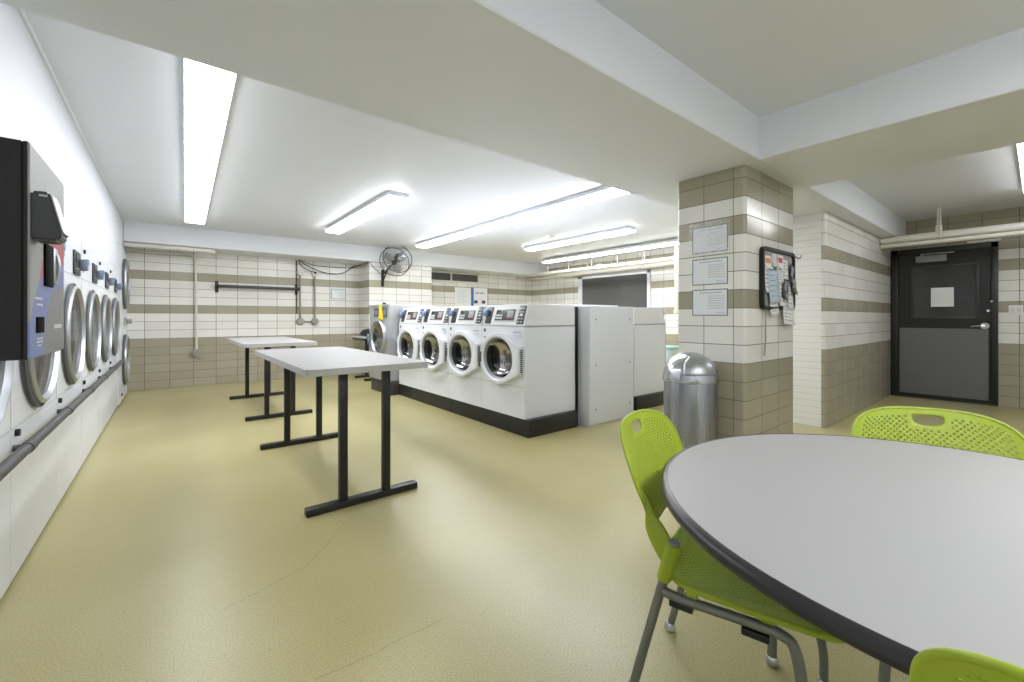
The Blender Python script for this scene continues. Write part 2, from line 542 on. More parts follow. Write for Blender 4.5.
# cove strip where the dryer wall meets the ceiling
bm = B(); box(bm, (XW - .004, 2.3, ZC - .022), (XW + .012, 8.28, ZC - .001), .004); struct('trim_1', bm, M['beam'])

# window in the right wall: white frame, dark pane
bm = B()
for a, b in (((7.78, 5.10, 2.08), (7.86, 7.10, 2.15)), ((7.78, 5.10, 1.05), (7.86, 7.10, 1.12)), ((7.78, 5.10, 1.05), (7.86, 5.17, 2.15)), ((7.78, 6.98, 1.05), (7.86, 7.10, 2.15))): box(bm, a, b, .004)
w = struct('window_1', bm, M['white2'])
bm = B(); box(bm, (7.80, 5.165, 1.11), (7.815, 6.985, 2.085)); obj('pane', bm, M['pane'], w, 0)
bm = B(); box(bm, (7.79, 5.165, 2.085 - .02), (7.80, 6.985, 2.085), .002); obj('stop_bead', bm, M['darksteel'], w, 0)

# door in the right-hand wall (its face looks towards -x)
d = bpy.data.objects.new('door_1', None); link(d); d.location = (8.38, .873, 0); d['kind'] = 'structure'
def dl(y, z, dx=0): return (dx, y - .873, z)
bm = B()
for a, b in ((dl(.346, 0, -.05), dl(.412, 2.135, .05)), (dl(1.315, 0, -.05), dl(1.397, 2.135, .05)), (dl(.346, 2.06, -.05), dl(1.397, 2.135, .05))): box(bm, a, b, .006)
obj('door_frame', bm, M['black'], d)
bm = B(); y0, y1 = .415, 1.312
for a, b in ((dl(y0, .012, -.03), dl(y1, 1.145, .02)), (dl(y0, 1.87, -.03), dl(y1, 2.055, .02)), (dl(y0, 1.145, -.03), dl(.525, 1.87, .02)), (dl(1.165, 1.145, -.03), dl(y1, 1.87, .02))): box(bm, a, b)
leaf = obj('door_leaf', bm, M['black'], d, 0)
bm = B(); box(bm, dl(.52, 1.14, -.012), dl(1.17, 1.875, .0)); obj('pane', bm, M['wired'], leaf, 0)
bm = B()
for a, b in ((dl(.515, 1.135, -.04), dl(.537, 1.88, -.028)), (dl(1.153, 1.135, -.04), dl(1.175, 1.88, -.028)), (dl(.515, 1.135, -.04), dl(1.175, 1.157, -.028)), (dl(.515, 1.858, -.04), dl(1.175, 1.88, -.028))): box(bm, a, b, .003)
obj('glazing_bead', bm, M['charcoal'], leaf)
bm = B(); box(bm, dl(.43, .06, -.034), dl(1.30, 1.0, -.029), .001, 1)
for y in (.445, 1.285):
    for z in (.08, .3, .53, .76, .98): cyl(bm, dl(y, z, -.036), dl(y, z, -.03), .006, 8)
obj('kick_plate', bm, M['kick'], leaf)
bm = B(); cyl(bm, dl(.463, 1.04, -.05), dl(.463, 1.04, -.03), .042, 24); cyl(bm, dl(.463, 1.04, -.085), dl(.463, 1.04, -.05), .016, 16)
tube(bm, smooth_path([dl(.463, 1.04, -.085), dl(.50, 1.04, -.09), dl(.55, 1.035, -.085), dl(.585, 1.028, -.075)], 4), [.016] * 5 + [.013] * 7 + [.009], 10)
cyl(bm, dl(.463, 1.02, -.098), dl(.463, 1.02, -.08), .012, 12)
obj('door_handle', bm, M['chrome'], leaf)
bm = B(); cyl(bm, dl(.432, 1.24, -.042), dl(.432, 1.24, -.03), .016, 14); cyl(bm, dl(.40, 1.36, -.058), dl(.40, 1.36, -.05), .012, 12); obj('lock_cylinder', bm, M['chrome'], leaf)
bm = B(); box(bm, dl(.81, 1.93, -.09), dl(1.12, 2.02, -.03), .008); cl = obj('door_closer', bm, M['grey'], leaf)
bm = B(); box(bm, dl(.74, 2.035, -.085), dl(1.07, 2.05, -.06), .003); cyl(bm, dl(1.06, 2.0, -.07), dl(1.06, 2.05, -.07), .014, 12); obj('closer_arm', bm, M['steel'], cl)
bm = B(); box(bm, dl(.35, .0, -.06), dl(1.39, .012, .05), .003); obj('threshold', bm, M['darksteel'], d)
# sheet of paper on the door glass
bm = B(); box(bm, (8.343, .745, 1.30), (8.3455, .97, 1.565)); 
tag(obj('paper_sheet', bm, M['paper'], smooth=0), 'blank white sheet of paper taped to the black door window', 'paper')
# head plate over the door
bm = B(); box(bm, (8.335, .32, 2.14), (8.378, .62, 2.175), .006)
tag(obj('door_contact', bm, M['pipe']), 'slim cream cover strip mounted above the black door frame', 'cover')

# ------------------------------------------------------------------ lights
def light(power, name_label, x, y, z1, sections, length, width=.225, depth=.075, along='Y', rot=0.0, group='ceiling fluorescent fixtures', drop=0.0):
    """x, y: middle of the first end; runs along +Y (or +X)"""
    r = thing('ceiling_light', name_label, 'ceiling light', (x, y, z1), (0 if along == 'Y' else -PI / 2) + rot, group)
    bm = B(); L = sections * length
    prism(bm, [(-width / 2 - .004, 0.066), (-width / 2 - .004, 0.023), (width / 2 + .004, 0.023), (width / 2 + .004, 0.066), (width / 2 - .012, depth), (-width / 2 + .012, depth)], lambda a, b: Vector((a, 0, b)), lambda a, b: Vector((a, L, b)))
    obj('housing', bm, M['white2'], r, 30)
    for k in range(sections):
        bm = B(); a = k * length + .006; b = (k + 1) * length - .006
        prism(bm, [(-width / 2, .0235), (-width / 2 + .004, .006), (-width / 2 + .018, -.004), (width / 2 - .018, -.004), (width / 2 - .004, .006), (width / 2, .0235)], lambda p, q: Vector((p, a, q)), lambda p, q: Vector((p, b, q)))
        obj('lens', bm, lamp(power), r, 30)
    if drop:
        for yy in (.3, L - .3):
            bm = B(); cyl(bm, (0, yy, depth), (0, yy, depth + drop), .008, 8); obj('hanger', bm, M['steel'], r)
    return r
light(9, 'long wide ceiling light running along the dryer wall', .165, 2.55, 2.475, 4, 1.222, rot=math.radians(-1.2))
light(21, 'short ceiling light in front of the wall fan, over the folding tables', 1.985, 4.49, 2.475, 2, 1.222, .23)
light(20, 'long ceiling light over the fronts of the four washers', 3.70, 2.45, 2.475, 4, 1.222)
light(17, 'shorter ceiling light between the washers light and the hanging pipes', 5.53, 3.93, 2.475, 2, 1.22, .20)
light(13, 'narrow ceiling light nearest the dark window, close to the hanging pipes', 6.93, 2.50, 2.445, 4, 1.222, .16, .07, drop=.035)
light(13, 'ceiling light in the door alcove, cut off by the photo edge', 4.72, 0.0, 2.475, 2, 1.22, .23, along='X')
light(24, 'nearer ceiling light over the round table side, behind the viewer', .2, -.95, 2.475, 2, 1.22, .23, along='X')

bm = B(); lathe(bm, [(0, -.035), (.045, -.033), (.055, -.01), (.06, 0)], (5.1, 5.26, ZC), seg=24)
tag(obj('smoke_detector', bm, M['beige']), 'small round pale detector on the white ceiling between the lights', 'smoke detector')

# ------------------------------------------------------------------ dryers in the left wall
DW, DHH = .925, 1.75
def dryer_ring(bm, cx, cz, R, r, dep, mi=0):
    lathe(bm, [(r, .03), (r, -dep * .55), (r + .012, -dep * .8), (r + .02, -dep), (R - .014, -dep), (R, -dep * .75), (R + .004, -dep * .2), (R + .004, .0)], (cx, 0, cz), 'Y', 56, mi)
def dryer_door(parent, cx, cz, R, r, dep=.04, open_ang=0.0, handle=True):
    bm = B(); dryer_ring(bm, cx, cz, R, r, dep)
    dr = obj('door', bm, M['steel'], parent, 40)
    bm = B(); lathe(bm, [(R + .002, -.004), (R + .016, -.006), (R + .02, -dep * .45), (R + .006, -dep * .62)], (cx, 0, cz), 'Y', 56)
    obj('door_gasket', bm, M['gasket'], dr, 40)
    bm = B(); lathe(bm, [(0, -.012), (r * .5, -.014), (r + .002, -.022)], (cx, 0, cz), 'Y', 56)
    obj('door_glass', bm, M['glass'], dr, 60)
    bm = B(); lathe(bm, [(r - .001, .012), (r - .02, .014), (r - .022, .028), (r - .001, .03)], (cx, 0, cz), 'Y', 56)
    obj('door_seal', bm, M['gasket'], dr, 40)
    if handle:
        bm = B(); box(bm, (cx - R - .035, -dep - .02, cz - .07), (cx - R + .012, -.01, cz + .07), .012)
        obj('door_handle', bm, M['darksteel'], dr)
    return dr
def drum(parent, cx, cz, r, depth=.6, name='drum', m=None):
    bm = B(); lathe(bm, [(r, 0.0), (r, .05), (r + .01, .055), (r + .01, depth), (r * .6, depth + .02), (0, depth + .02)], (cx, 0, cz), 'Y', 48)
    for k in range(3):
        a = 2 * PI * k / 3 + .5
        c, s = math.cos(a), math.sin(a)
        p = [(cx + (r - .0) * math.cos(a - .16), cz + r * math.sin(a - .16)), (cx + (r - .055) * c, cz + (r - .055) * s), (cx + r * math.cos(a + .16), cz + r * math.sin(a + .16))]
        prism(bm, p, lambda u, v: Vector((u, .06, v)), lambda u, v: Vector((u, depth, v)))
    return obj(name, bm, m or M['drum'], parent, 40)

def make_dryer(label):
    t = thing('dryer', label, 'dryer', (0, 0, 0), PI / 2, 'single dryers built into the left wall')
    cx, cz, R, r = DW / 2, 1.04, .326, .288
    bm = B()
    holed_plate(bm, .002, DW - .002, .68, 1.42, [(cx, cz, r + .005, .68, 1.42)])
    box(bm, (.002, 0, .02), (DW - .002, .9, .678)); box(bm, (.002, 0, 1.42), (DW - .002, .9, DHH - .002))
    box(bm, (.002, .02, .678), (.012, .9, 1.42)); box(bm, (DW - .012, .02, .678), (DW - .002, .9, 1.42)); box(bm, (.01, .88, .678), (DW - .01, .9, 1.42))
    obj('body', bm, M['white'], t, 20)
    bm = B(); box(bm, (.004, .004, 1.444), (DW - .004, -.0015, 1.449)); box(bm, (.004, .004, .668), (DW - .004, -.0015, .672)); box(bm, (0, .02, .672), (.0025, -.001, DHH)); obj('panel_seam', bm, M['softseam'], t, 0)
    bm = B(); box(bm, (.03, .03, 0), (DW - .03, .06, .022)); obj('kick_strip', bm, M['seam'], t, 0)
    drum(t, cx, cz, r - .004)
    dryer_door(t, cx, cz, R, r, handle=False)
    bm = B(); box(bm, (cx + .08, -.012, 1.455), (cx + .33, .0, 1.625), .006); cp = obj('control_panel', bm, M['charcoal'], t)
    bm = B(); box(bm, (cx + .11, -.016, 1.535), (cx + .19, -.011, 1.605), .002); obj('display', bm, M['lcd'], cp)
    bm = B()
    for k in range(3): cyl(bm, (cx + .12 + .03 * k, -.02, 1.495), (cx + .12 + .03 * k, -.011, 1.495), .009, 12)
    obj('button', bm, M['grey'], cp)
    bm = B(); box(bm, (cx + .255, -.055, 1.495), (cx + .325, -.01, 1.575), .01); cr = obj('card_reader', bm, M['bluegrey'], t)
    bm = B(); box(bm, (cx + .26, -.060, 1.535), (cx + .32, -.03, 1.578), .006); obj('card_slot', bm, M['blue'], cr)
    bm = B(); cyl(bm, (.10, -.012, 1.665), (.10, 0, 1.665), .016, 12); obj('panel_lock', bm, M['black'], t)
    bm = B(); cyl(bm, (.07, -.014, .645), (.07, 0, .645), .016, 12); obj('panel_lock', bm, M['black'], t)
    bm = B(); box(bm, (.045, -.004, 1.50), (.085, 0, 1.59), .002); obj('rating_label', bm, M['grey'], t)
    return t
ords = ['dryer nearest the viewer in the left wall, mostly under the black kiosk', 'second dryer along the left wall, its door half behind the black kiosk',
        'dryer in the left wall just beyond the black kiosk', 'dryer in the left wall, second one beyond the black kiosk',
        'dryer in the left wall, third one beyond the black kiosk', 'last single dryer in the left wall, beside the stacked dryer']
D0 = make_dryer(ords[0]); D0.location = (XW, 1.82, 0)
for k in range(1, 6): dup(D0, (XW, 1.82 + DW * k, 0), None, ords[k])

# stacked dryer at the far end
t = thing('stacked_dryer', 'two door stacked dryer at the far end of the left wall', 'dryer', (XW + .02, 7.38, 0), PI / 2)
w = 1.22; cx = .66
bm = B(); holed_plate(bm, .004, w, .03, 1.09, [(cx, .56, .29, .03, 1.09)]); holed_plate(bm, .004, w, 1.09, 2.1, [(cx, 1.62, .29, 1.09, 2.1)])
box(bm, (.004, 0.002, .03), (.014, .85, 2.1)); box(bm, (w - .01, .002, .03), (w, .85, 2.1)); box(bm, (.01, .84, .03), (w - .01, .85, 2.1)); box(bm, (.01, .0, 2.09), (w - .01, .85, 2.1)); box(bm, (.01, .02, .02), (w - .01, .85, .04))
obj('body', bm, M['white'], t, 20)
for cz in (.56, 1.62):
    drum(t, cx, cz, .286)
    dryer_door(t, cx, cz, .335, .29, .05, handle=False)
bm = B(); box(bm, (cx - .02, -.018, 1.04), (cx + .25, 0, 1.15), .006); cp = obj('control_panel', bm, M['grey'], t)
bm = B(); box(bm, (cx + .17, -.075, 1.06), (cx + .25, -.012, 1.13), .012); obj('card_reader', bm, M['grey'], t)
bm = B(); cyl(bm, (.3, -.012, .12), (.3, 0, .12), .02, 12); obj('panel_lock', bm, M['black'], t)

# grey rail along the dryer fronts
t = thing('bumper_rail', 'long dark grey pipe rail along the dryer fronts', 'rail', (XW + .045, 1.85, .585))
bm = B(); cyl(bm, (0, 0, 0), (0, 5.52, 0), .022, 18); obj('pipe', bm, M['wheelgrey'], t)
for k in range(1, 7):
    bm = B(); cyl(bm, (0, DW * k - .04, 0), (0, DW * k + .04, 0), .0255, 18); c = obj('coupling', bm, M['wheelgrey'], t)
    bm = B(); cyl(bm, (-.0445, DW * k, 0), (-.02, DW * k, 0), .014, 10); obj('bracket', bm, M['darksteel'], c)

# ------------------------------------------------------------------ payment kiosk on the wall
KX, K0, K1, KZ0, KZ1 = -.331, 1.84, 2.352, 1.027, 1.662
t = thing('payment_kiosk', 'black wall mounted laundry payment kiosk with red and blue front', 'payment kiosk', (KX, K0, KZ0), PI / 2)
W, Hk, Dk = K1 - K0, KZ1 - KZ0, .125
bm = B(); box(bm, (0, .002, 0), (W, Dk, Hk), .004, 1); obj('cabinet', bm, M['blackmatte'], t)
bm = B(); box(bm, (.10, Dk - .002, Hk - .17), (W - .1, KX - XW - .001, Hk - .03)); obj('wall_bracket', bm, M['blackmatte'], t)
bm = B(); box(bm, (.0, -.012, .0), (W, .004, Hk), .004, 1); bm.normal_update()
for f in bm.faces:
    if f.normal.y > -.5: f.material_index = 1
obj('front_panel', bm, [M['kiosk'], M['blackmatte']], t)
bm = B(); prism(bm, [(-.012, .352), (-.012, .495), (-.05, .497), (-.078, .372), (-.068, .352)], lambda y, z: Vector((.005, y, z)), lambda y, z: Vector((.10, y, z)))
bmesh.ops.bevel(bm, geom=bm.edges[:], offset=.006, segments=2, affect='EDGES')
rd = obj('card_terminal', bm, M['charcoal'], t)
bm = B(); prism(bm, [(-.051, .488), (-.0755, .378), (-.080, .378), (-.0555, .488)], lambda y, z: Vector((.012, y, z)), lambda y, z: Vector((.094, y, z))); obj('terminal_screen', bm, M['palescreen'], rd)
bm = B()
for k in range(5): box(bm, (.0035, -.030 - .0035 * k, .480), (.0055, -.0325 - .0035 * k, .486))
obj('terminal_mark', bm, M['label'], rd, 0)
bm = B(); box(bm, (.175, -.018, .225), (.29, -.011, .365), .003); sl = obj('bill_slot', bm, M['recess_black'], t)
bm = B(); tube(bm, smooth_path([(.335, -.012, .245), (.335, -.020, .265), (.335, -.024, .30), (.335, -.020, .335), (.335, -.012, .355)], 5), .005, 8); box(bm, (.298, -.018, .24), (.36, -.011, .365), .003)
obj('bill_acceptor', bm, M['steel'], t)
bm = B(); box(bm, (.075, -.016, .075), (.165, -.011, .125), .002); obj('card_window', bm, M['recess_black'], t)
bm = B()
for (a, b, z, h) in ((.06, .165, .178, .008), (.08, .165, .16, .006), (.08, .16, .055, .005), (.08, .16, .045, .005), (.09, .15, .034, .005), (.33, .47, .085, .014)):
    n = int((b - a) / .016)
    bm = B()
    for k in range(n): box(bm, (a + k * .016, -.0135, z), (a + k * .016 + .011, -.0115, z + h))
    obj('printing', bm, M['label'], t, 0)
bm = B(); box(bm, (.01, -.0005, Hk - .008), (.012, .18, Hk - .004)); obj('edge_line', bm, M['label'], t, 0)

# ------------------------------------------------------------------ washers
WX, WY0, WW, WD, PH, WT = 2.645, 3.10, .717, .708, .17, 1.285
def make_washer(label, group):
    """local x to the right along the front, y into the machine, z up from the plinth top"""
    t = thing('washing_machine', label, 'washing machine', (0, 0, 0), -PI / 2, group)
    g = .002; z1 = 1.063 - PH; zt = WT - PH; dcx, dcz, hr = .348, .735 - PH, .232; SX = 1.15
    bm = B()
    holed_plate(bm, g, WW - g, .305, z1, [(dcx, dcz, hr, .305, z1)], 0.0)
    box(bm, (g, 0, 0), (WW - g, WD, .303)); 
    box(bm, (g, .001, .303), (g + .01, WD, z1)); box(bm, (WW - g - .01, .001, .303), (WW - g, WD, z1)); box(bm, (g, WD - .01, .3), (WW - g, WD, z1)); box(bm, (g, .001, z1 - .01), (WW - g, WD, z1))
    obj('body', bm, M['white'], t, 20)
    bm = B(); box(bm, (g, .003, .3015), (WW - g, -.0012, .3045)); box(bm, (g, .002, z1 - .001), (WW - g, -.001, z1 + .003)); box(bm, (.0002, .01, 0), (g, -.0005, zt - .01)); box(bm, (WW - .002, .003, z1 - .001), (WW - .0008, WD - .003, z1 + .003))
    obj('panel_seam', bm, M['grey'], t, 0)
    # console: sloped front, flat top
    bm = B(); prism(bm, [(0.0, z1 + .002), (.065, zt), (WD, zt - .01), (WD, z1 + .002)], lambda y, z: Vector((g, y, z)), lambda y, z: Vector((WW - g, y, z)))
    bmesh.ops.bevel(bm, geom=bm.edges[:], offset=.006, segments=2, affect='EDGES')
    co = obj('console', bm, M['console'], t)
    hgt = zt - z1 - .002; L = math.hypot(.065, hgt); A = math.atan2(.065, hgt)
    def cpl(name, x0, x1, s0, s1, m, off=.004, par=co, bev=.003):
        bm = B()
        Mx = Matrix.Translation((0, 0, z1 + .002)) @ Matrix.Rotation(-A, 4, 'X')
        box(bm, (x0, -off, s0 * L), (x1, .004, s1 * L), bev, 2, 0, Mx)
        return obj(name, bm, m, par)
    s = cpl('card_panel', .045, .155, .09, .90, M['charcoal'])
    bm = B(); Mx = Matrix.Translation((0, 0, z1 + .002)) @ Matrix.Rotation(-A, 4, 'X')
    box(bm, (.015, -.035, .45 * L), (.095, -.004, .72 * L), .008, 2, 0, Mx); cr = obj('card_reader', bm, M['bluegrey'], co)
    bm = B(); box(bm, (.018, -.042, .50 * L), (.092, -.02, .735 * L), .006, 2, 0, Mx); obj('card_slot', bm, M['blue'], cr)
    dp = cpl('display_panel', .205, .555, .20, .80, M['console'], .007)
    cpl('display', .22, .54, .24, .76, M['charcoal'], .009, dp)
    sc = cpl('screen', .415, .515, .34, .70, M['grey'], .011, dp)
    bm = B()
    for i in range(4):
        for j in range(2): box(bm, (.235 + .028 * i, -.011, (.30 + .13 * j) * L), (.255 + .028 * i, -.008, (.39 + .13 * j) * L), 0, 2, 0, Mx)
    obj('button', bm, M['label'], dp, 0)
    bm = B(); box(bm, (.235, -.011, .62 * L), (.30, -.008, .70 * L), 0, 2, 0, Mx); box(bm, (.34, -.011, .64 * L), (.36, -.008, .70 * L), 0, 2, 0, Mx); obj('indicator', bm, M['lcd'], dp, 0)
    bm = B(); box(bm, (.415, -.0125, .345 * L), (.515, -.010, .375 * L), 0, 2, 0, Mx); obj('screen_line', bm, M['pink'], dp, 0)
    kp = cpl('key_panel', .585, .69, .08, .92, M['charcoal'])
    bm = B()
    for i in range(2):
        for j in range(5): box(bm, (.60 + .042 * i, -.0065, (.16 + .15 * j) * L), (.622 + .042 * i, -.003, (.20 + .15 * j) * L), 0, 2, 0, Mx)
    cyl(bm, Mx @ Vector((.637, -.009, .5 * L)), Mx @ Vector((.637, -.003, .5 * L)), .016, 12)
    obj('key', bm, M['label'], kp, 0)
    # detergent drawer outline and small marks
    bm = B(); box(bm, (.545, -.006, z1 - .115), (.665, .0, z1 - .045), .006); dd = obj('detergent_drawer', bm, M['white2'], t)
    bm = B(); box(bm, (.56, -.0085, z1 - .062), (.65, -.005, z1 - .054)); obj('drawer_grip', bm, M['grey'], dd, 0)
    bm = B(); box(bm, (.045, -.003, z1 - .065), (.075, 0, z1 - .03)); cyl(bm, (.06, -.004, z1 - .12), (.06, 0, z1 - .12), .01, 10); obj('lock_mark', bm, M['charcoal'], t, 0)
    def wide(bm):
        for v in bm.verts: v.co.x = dcx + (v.co.x - dcx) * SX
    # door: round bezel running out to a flat right edge
    bm = B()
    R = .262; n = 64; xr = dcx + (.697 - dcx) / SX
    inner, outer = [], []
    tp = []
    for k in range(n):
        a = 2 * PI * k / n
        c, s_ = math.cos(a), math.sin(a)
        ox, oz = R * c, R * s_
        # hull of the circle and the short right edge at xr (half height .135)
        ex, eh = xr - dcx, .135
        dd_ = math.hypot(ex, eh); th = math.atan2(eh, ex); tau = th + math.acos(min(1, R / dd_))
        aa = a if a <= PI else a - 2 * PI
        if abs(aa) < tau:
            if abs(aa) <= th: rr = ex / math.cos(aa)
            else:
                p1 = Vector((ex, eh)); p2 = Vector((R * math.cos(tau), R * math.sin(tau)))
                u = Vector((math.cos(abs(aa)), math.sin(abs(aa)))); e = p2 - p1
                rr = (p1.x * e.y - p1.y * e.x) / (u.x * e.y - u.y * e.x)
            ox, oz = rr * c, rr * s_
        tp.append((c, s_, ox, oz))
    rings = []
    dep = .062
    def ring(f): rings.append([bm.verts.new(f(*q)) for q in tp])
    ring(lambda c, s_, ox, oz: (dcx + ox, 0.0, dcz + oz))
    ring(lambda c, s_, ox, oz: (dcx + ox, -dep + .012, dcz + oz))
    ring(lambda c, s_, ox, oz: (dcx + ox * .97, -dep, dcz + oz * .97))
    ring(lambda c, s_, ox, oz: (dcx + .225 * c, -dep, dcz + .225 * s_))
    ring(lambda c, s_, ox, oz: (dcx + .21 * c, -dep + .014, dcz + .21 * s_))
    for a, b in zip(rings, rings[1:]):
        for k in range(n): bm.faces.new((a[k], a[(k + 1) % n], b[(k + 1) % n], b[k]))
    bmesh.ops.recalc_face_normals(bm, faces=bm.faces[:])
    wide(bm); dr = obj('door', bm, M['white'], t, 40)
    bm = B(); lathe(bm, [(.211, -dep + .012), (.206, -.04), (.196, -.03), (.195, .03)], (dcx, 0, dcz), 'Y', 48); wide(bm); obj('door_ring', bm, M['ringgrey'], dr, 40)
    bm = B(); lathe(bm, [(0, .07), (.08, .064), (.14, .045), (.18, .012), (.198, -.028)], (dcx, 0, dcz), 'Y', 48); wide(bm); obj('door_glass', bm, M['smoke'], dr, 60)
    bm = B(); box(bm, (dcx - .25, -dep - .004, dcz - .055), (dcx - .232, -dep + .01, dcz + .055), .004); wide(bm); obj('door_handle', bm, M['charcoal'], dr)
    bm = B()
    for k in range(12): box(bm, (xr - .002, -dep + .022, dcz - .118 + .019 * k), (xr + .0045, -.012, dcz - .107 + .019 * k))
    wide(bm); obj('hinge', bm, M['charcoal'], dr, 0)
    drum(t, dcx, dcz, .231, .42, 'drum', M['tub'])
    return t
wl = ['front loading washer nearest the viewer, at the pillar end of the row', 'second front loading washer counted from the pillar end of the row',
      'third front loading washer counted from the pillar end of the row', 'front loading washer at the far end of the row, beside the grey extractor']
W0 = make_washer(wl[0], 'white front loading washers in one row'); W0.location = (WX, WY0 + WW, PH)
for k in range(1, 4): dup(W0, (WX, WY0 + WW * (k + 1), PH), None, wl[k])
r = dup(W0, (5.19, 3.16, PH), PI / 2, 'white washer facing away, only its plain end showing right of the service panel')
r['group'] = 'white washers of the rear row'
# plinths
bm = B(); box(bm, (WX + .005, WY0 - .05, 0), (WX + WD - .02, WY0 + WW * 4 + .01, PH - .001), .006)
for k in range(1, 8): box(bm, (WX + .003, WY0 - .05 + k * .36, .01), (WX + .006, WY0 - .047 + k * .36, PH - .01))
tag(obj('plinth', bm, M['plinth']), 'long black plinth under the row of four washers', 'plinth')
bm = B(); box(bm, (4.47, 3.11, 0), (5.20, 3.16 + WW + .01, PH - .001), .006)
tag(obj('plinth', bm, M['plinth']), 'short black plinth under the washer behind the service panel', 'plinth')

# service chase between the two rows
t = thing('service_chase', 'tall white service chase with screwed panel at the washer row end', 'service chase', (3.43, 2.965, 0))
bm = B(); box(bm, (0, .008, 0), (.012, .40, 1.268), .002, 1); box(bm, (.75, .008, 0), (.765, .40, 1.268), .002, 1); box(bm, (0, .35, 0), (.765, .37, 1.26)); obj('side_panel', bm, M['white2'], t)
bm = B(); box(bm, (.006, 0, .012), (.765, .012, 1.272), .003, 1); fp = obj('cover_panel', bm, M['white2'], t)
bm = B()
for x in (.10, .69):
    for z in (.17, .64, 1.13): cyl(bm, (x, -.003, z), (x, .0, z), .008, 10)
obj('screw', bm, M['seam'], fp)
bm = B(); box(bm, (-.03, .15, .0), (-.018, .19, 1.268)); obj('black_strip', bm, M['black'], t, 0)  # thin black upright strip between the washer end and the chase
bm = B(); box(bm, (0.0, .38, 1.22), (.98, 3.0, 1.30), .004); obj('top_cap', bm, M['white2'], t)
bm = B(); box(bm, (.02, .40, 0), (.96, 3.0, 1.22)); obj('core_box', bm, M['white2'], t, 0)

# ------------------------------------------------------------------ grey extractor
t = thing('washer_extractor', 'tall grey steel washer extractor beside the far end of the washers', 'washer extractor', (2.50, 6.77, 0), -PI / 2)
w, hh, dep = .77, 1.335, .80; cx, cz, r = .42, .84, .232
bm = B(); holed_plate(bm, 0, w, .2, 1.13, [(cx, cz, r, .2, 1.13)])
box(bm, (0, 0, 1.13), (w, dep, hh), .004, 1); box(bm, (0, .001, .2), (.012, dep, 1.13)); box(bm, (w - .012, .001, .2), (w, dep, 1.13)); box(bm, (0, dep - .01, .2), (w, dep, 1.13)); box(bm, (0, .001, .198), (w, dep, .21))
obj('body', bm, M['greysteel'], t, 20)
bm = B(); box(bm, (.0, -.012, hh - .02), (w, .02, hh + .012), .004); obj('top_trim', bm, M['grey'], t)
bm = B(); box(bm, (.01, .02, 0), (w + .002, dep, .2), .005); obj('base', bm, plain('brown_black_base', srgb(62, 56, 54), .5), t)
bm = B(); box(bm, (.20, -.006, 1.16), (.70, .0, 1.29), .003); cp = obj('control_panel', bm, M['charcoal'], t)
bm = B(); box(bm, (.24, -.009, 1.19), (.36, -.005, 1.26)); box(bm, (.55, -.009, 1.18), (.67, -.005, 1.27)); obj('screen', bm, M['bluegrey'], cp, 0)
bm = B(); lathe(bm, [(r, .02), (r, -.03), (r + .01, -.045), (r + .03, -.05), (r + .042, -.035), (r + .045, 0)], (cx, 0, cz), 'Y', 48); dr = obj('door', bm, M['steel'], t, 40)
bm = B(); lathe(bm, [(0, .06), (.1, .05), (.17, .02), (r, -.02)], (cx, 0, cz), 'Y', 40); obj('door_glass', bm, M['smoke'], dr, 60)
bm = B(); box(bm, (cx - r - .10, -.08, cz - .05), (cx - r - .045, -.01, cz + .05), .01); obj('door_handle', bm, M['chrome'], dr)
drum(t, cx, cz, r, .45, 'drum', M['tub'])
bm = B(); lathe(bm, [(0, .05), (.02, .05), (.03, .03), (.03, 0)], (.30, .12, hh), 'Z', 16); obj('button', bm, M['black'], t)
bm = B(); prism(bm, [(-.11, 0), (.07, .02), (.045, .21), (.01, .235), (-.045, .21)], lambda a, b: Vector((0, a, b)), lambda a, b: Vector((.004, a, b)))
tag(obj('hang_tag', bm, M['yellow'], loc=(2.478, 6.27, 1.115), rot=(0, 0, 0)), 'yellow tag hanging on the grey extractor control panel', 'tag')

# ------------------------------------------------------------------ folding tables
def make_table(label):
    t = thing('folding_table', label, 'table', (0, 0, 0), 0, 'white topped laundry folding tables')
    bm = B(); prism(bm, rrect(.75, 1.88, .03, 4), lambda a, b: Vector((a, b, .822)), lambda a, b: Vector((a, b, .86)), 1)
    for f in bm.faces:
        if f.normal.z > .9: f.material_index = 0
    obj('table_top', bm, [M['laminate'], M['lamedge']], t, 30)
    for sy in (-1, 1):
        bm = B(); box(bm, (-.345, sy * .795 - .03, 0.0), (.345, sy * .795 + .03, .042), .004); ft = obj('foot', bm, M['black'], t)
        bm = B(); box(bm, (-.162, sy * .795 - .022, .806), (.162, sy * .795 + .022, .822), .003); obj('top_rail', bm, M['black'], t)
        for sx in (-1, 1):
            bm = B(); box(bm, (sx * .135 - .024, sy * .795 - .020, .04), (sx * .135 + .024, sy * .795 + .020, .81), .003)
            obj('leg', bm, M['black'], t)
        bm = B()
        for sx in (-1, 1): cyl(bm, (sx * .30, sy * .795, -.0), (sx * .30, sy * .795, .006), .02, 10)
    return t
T1 = make_table('nearer white topped folding table with black pedestal legs, opposite the washers'); T1.location = (.953, 3.455, 0)
dup(T1, (.99, 6.32, 0), None, 'farther white topped folding table, by the tiled far wall')

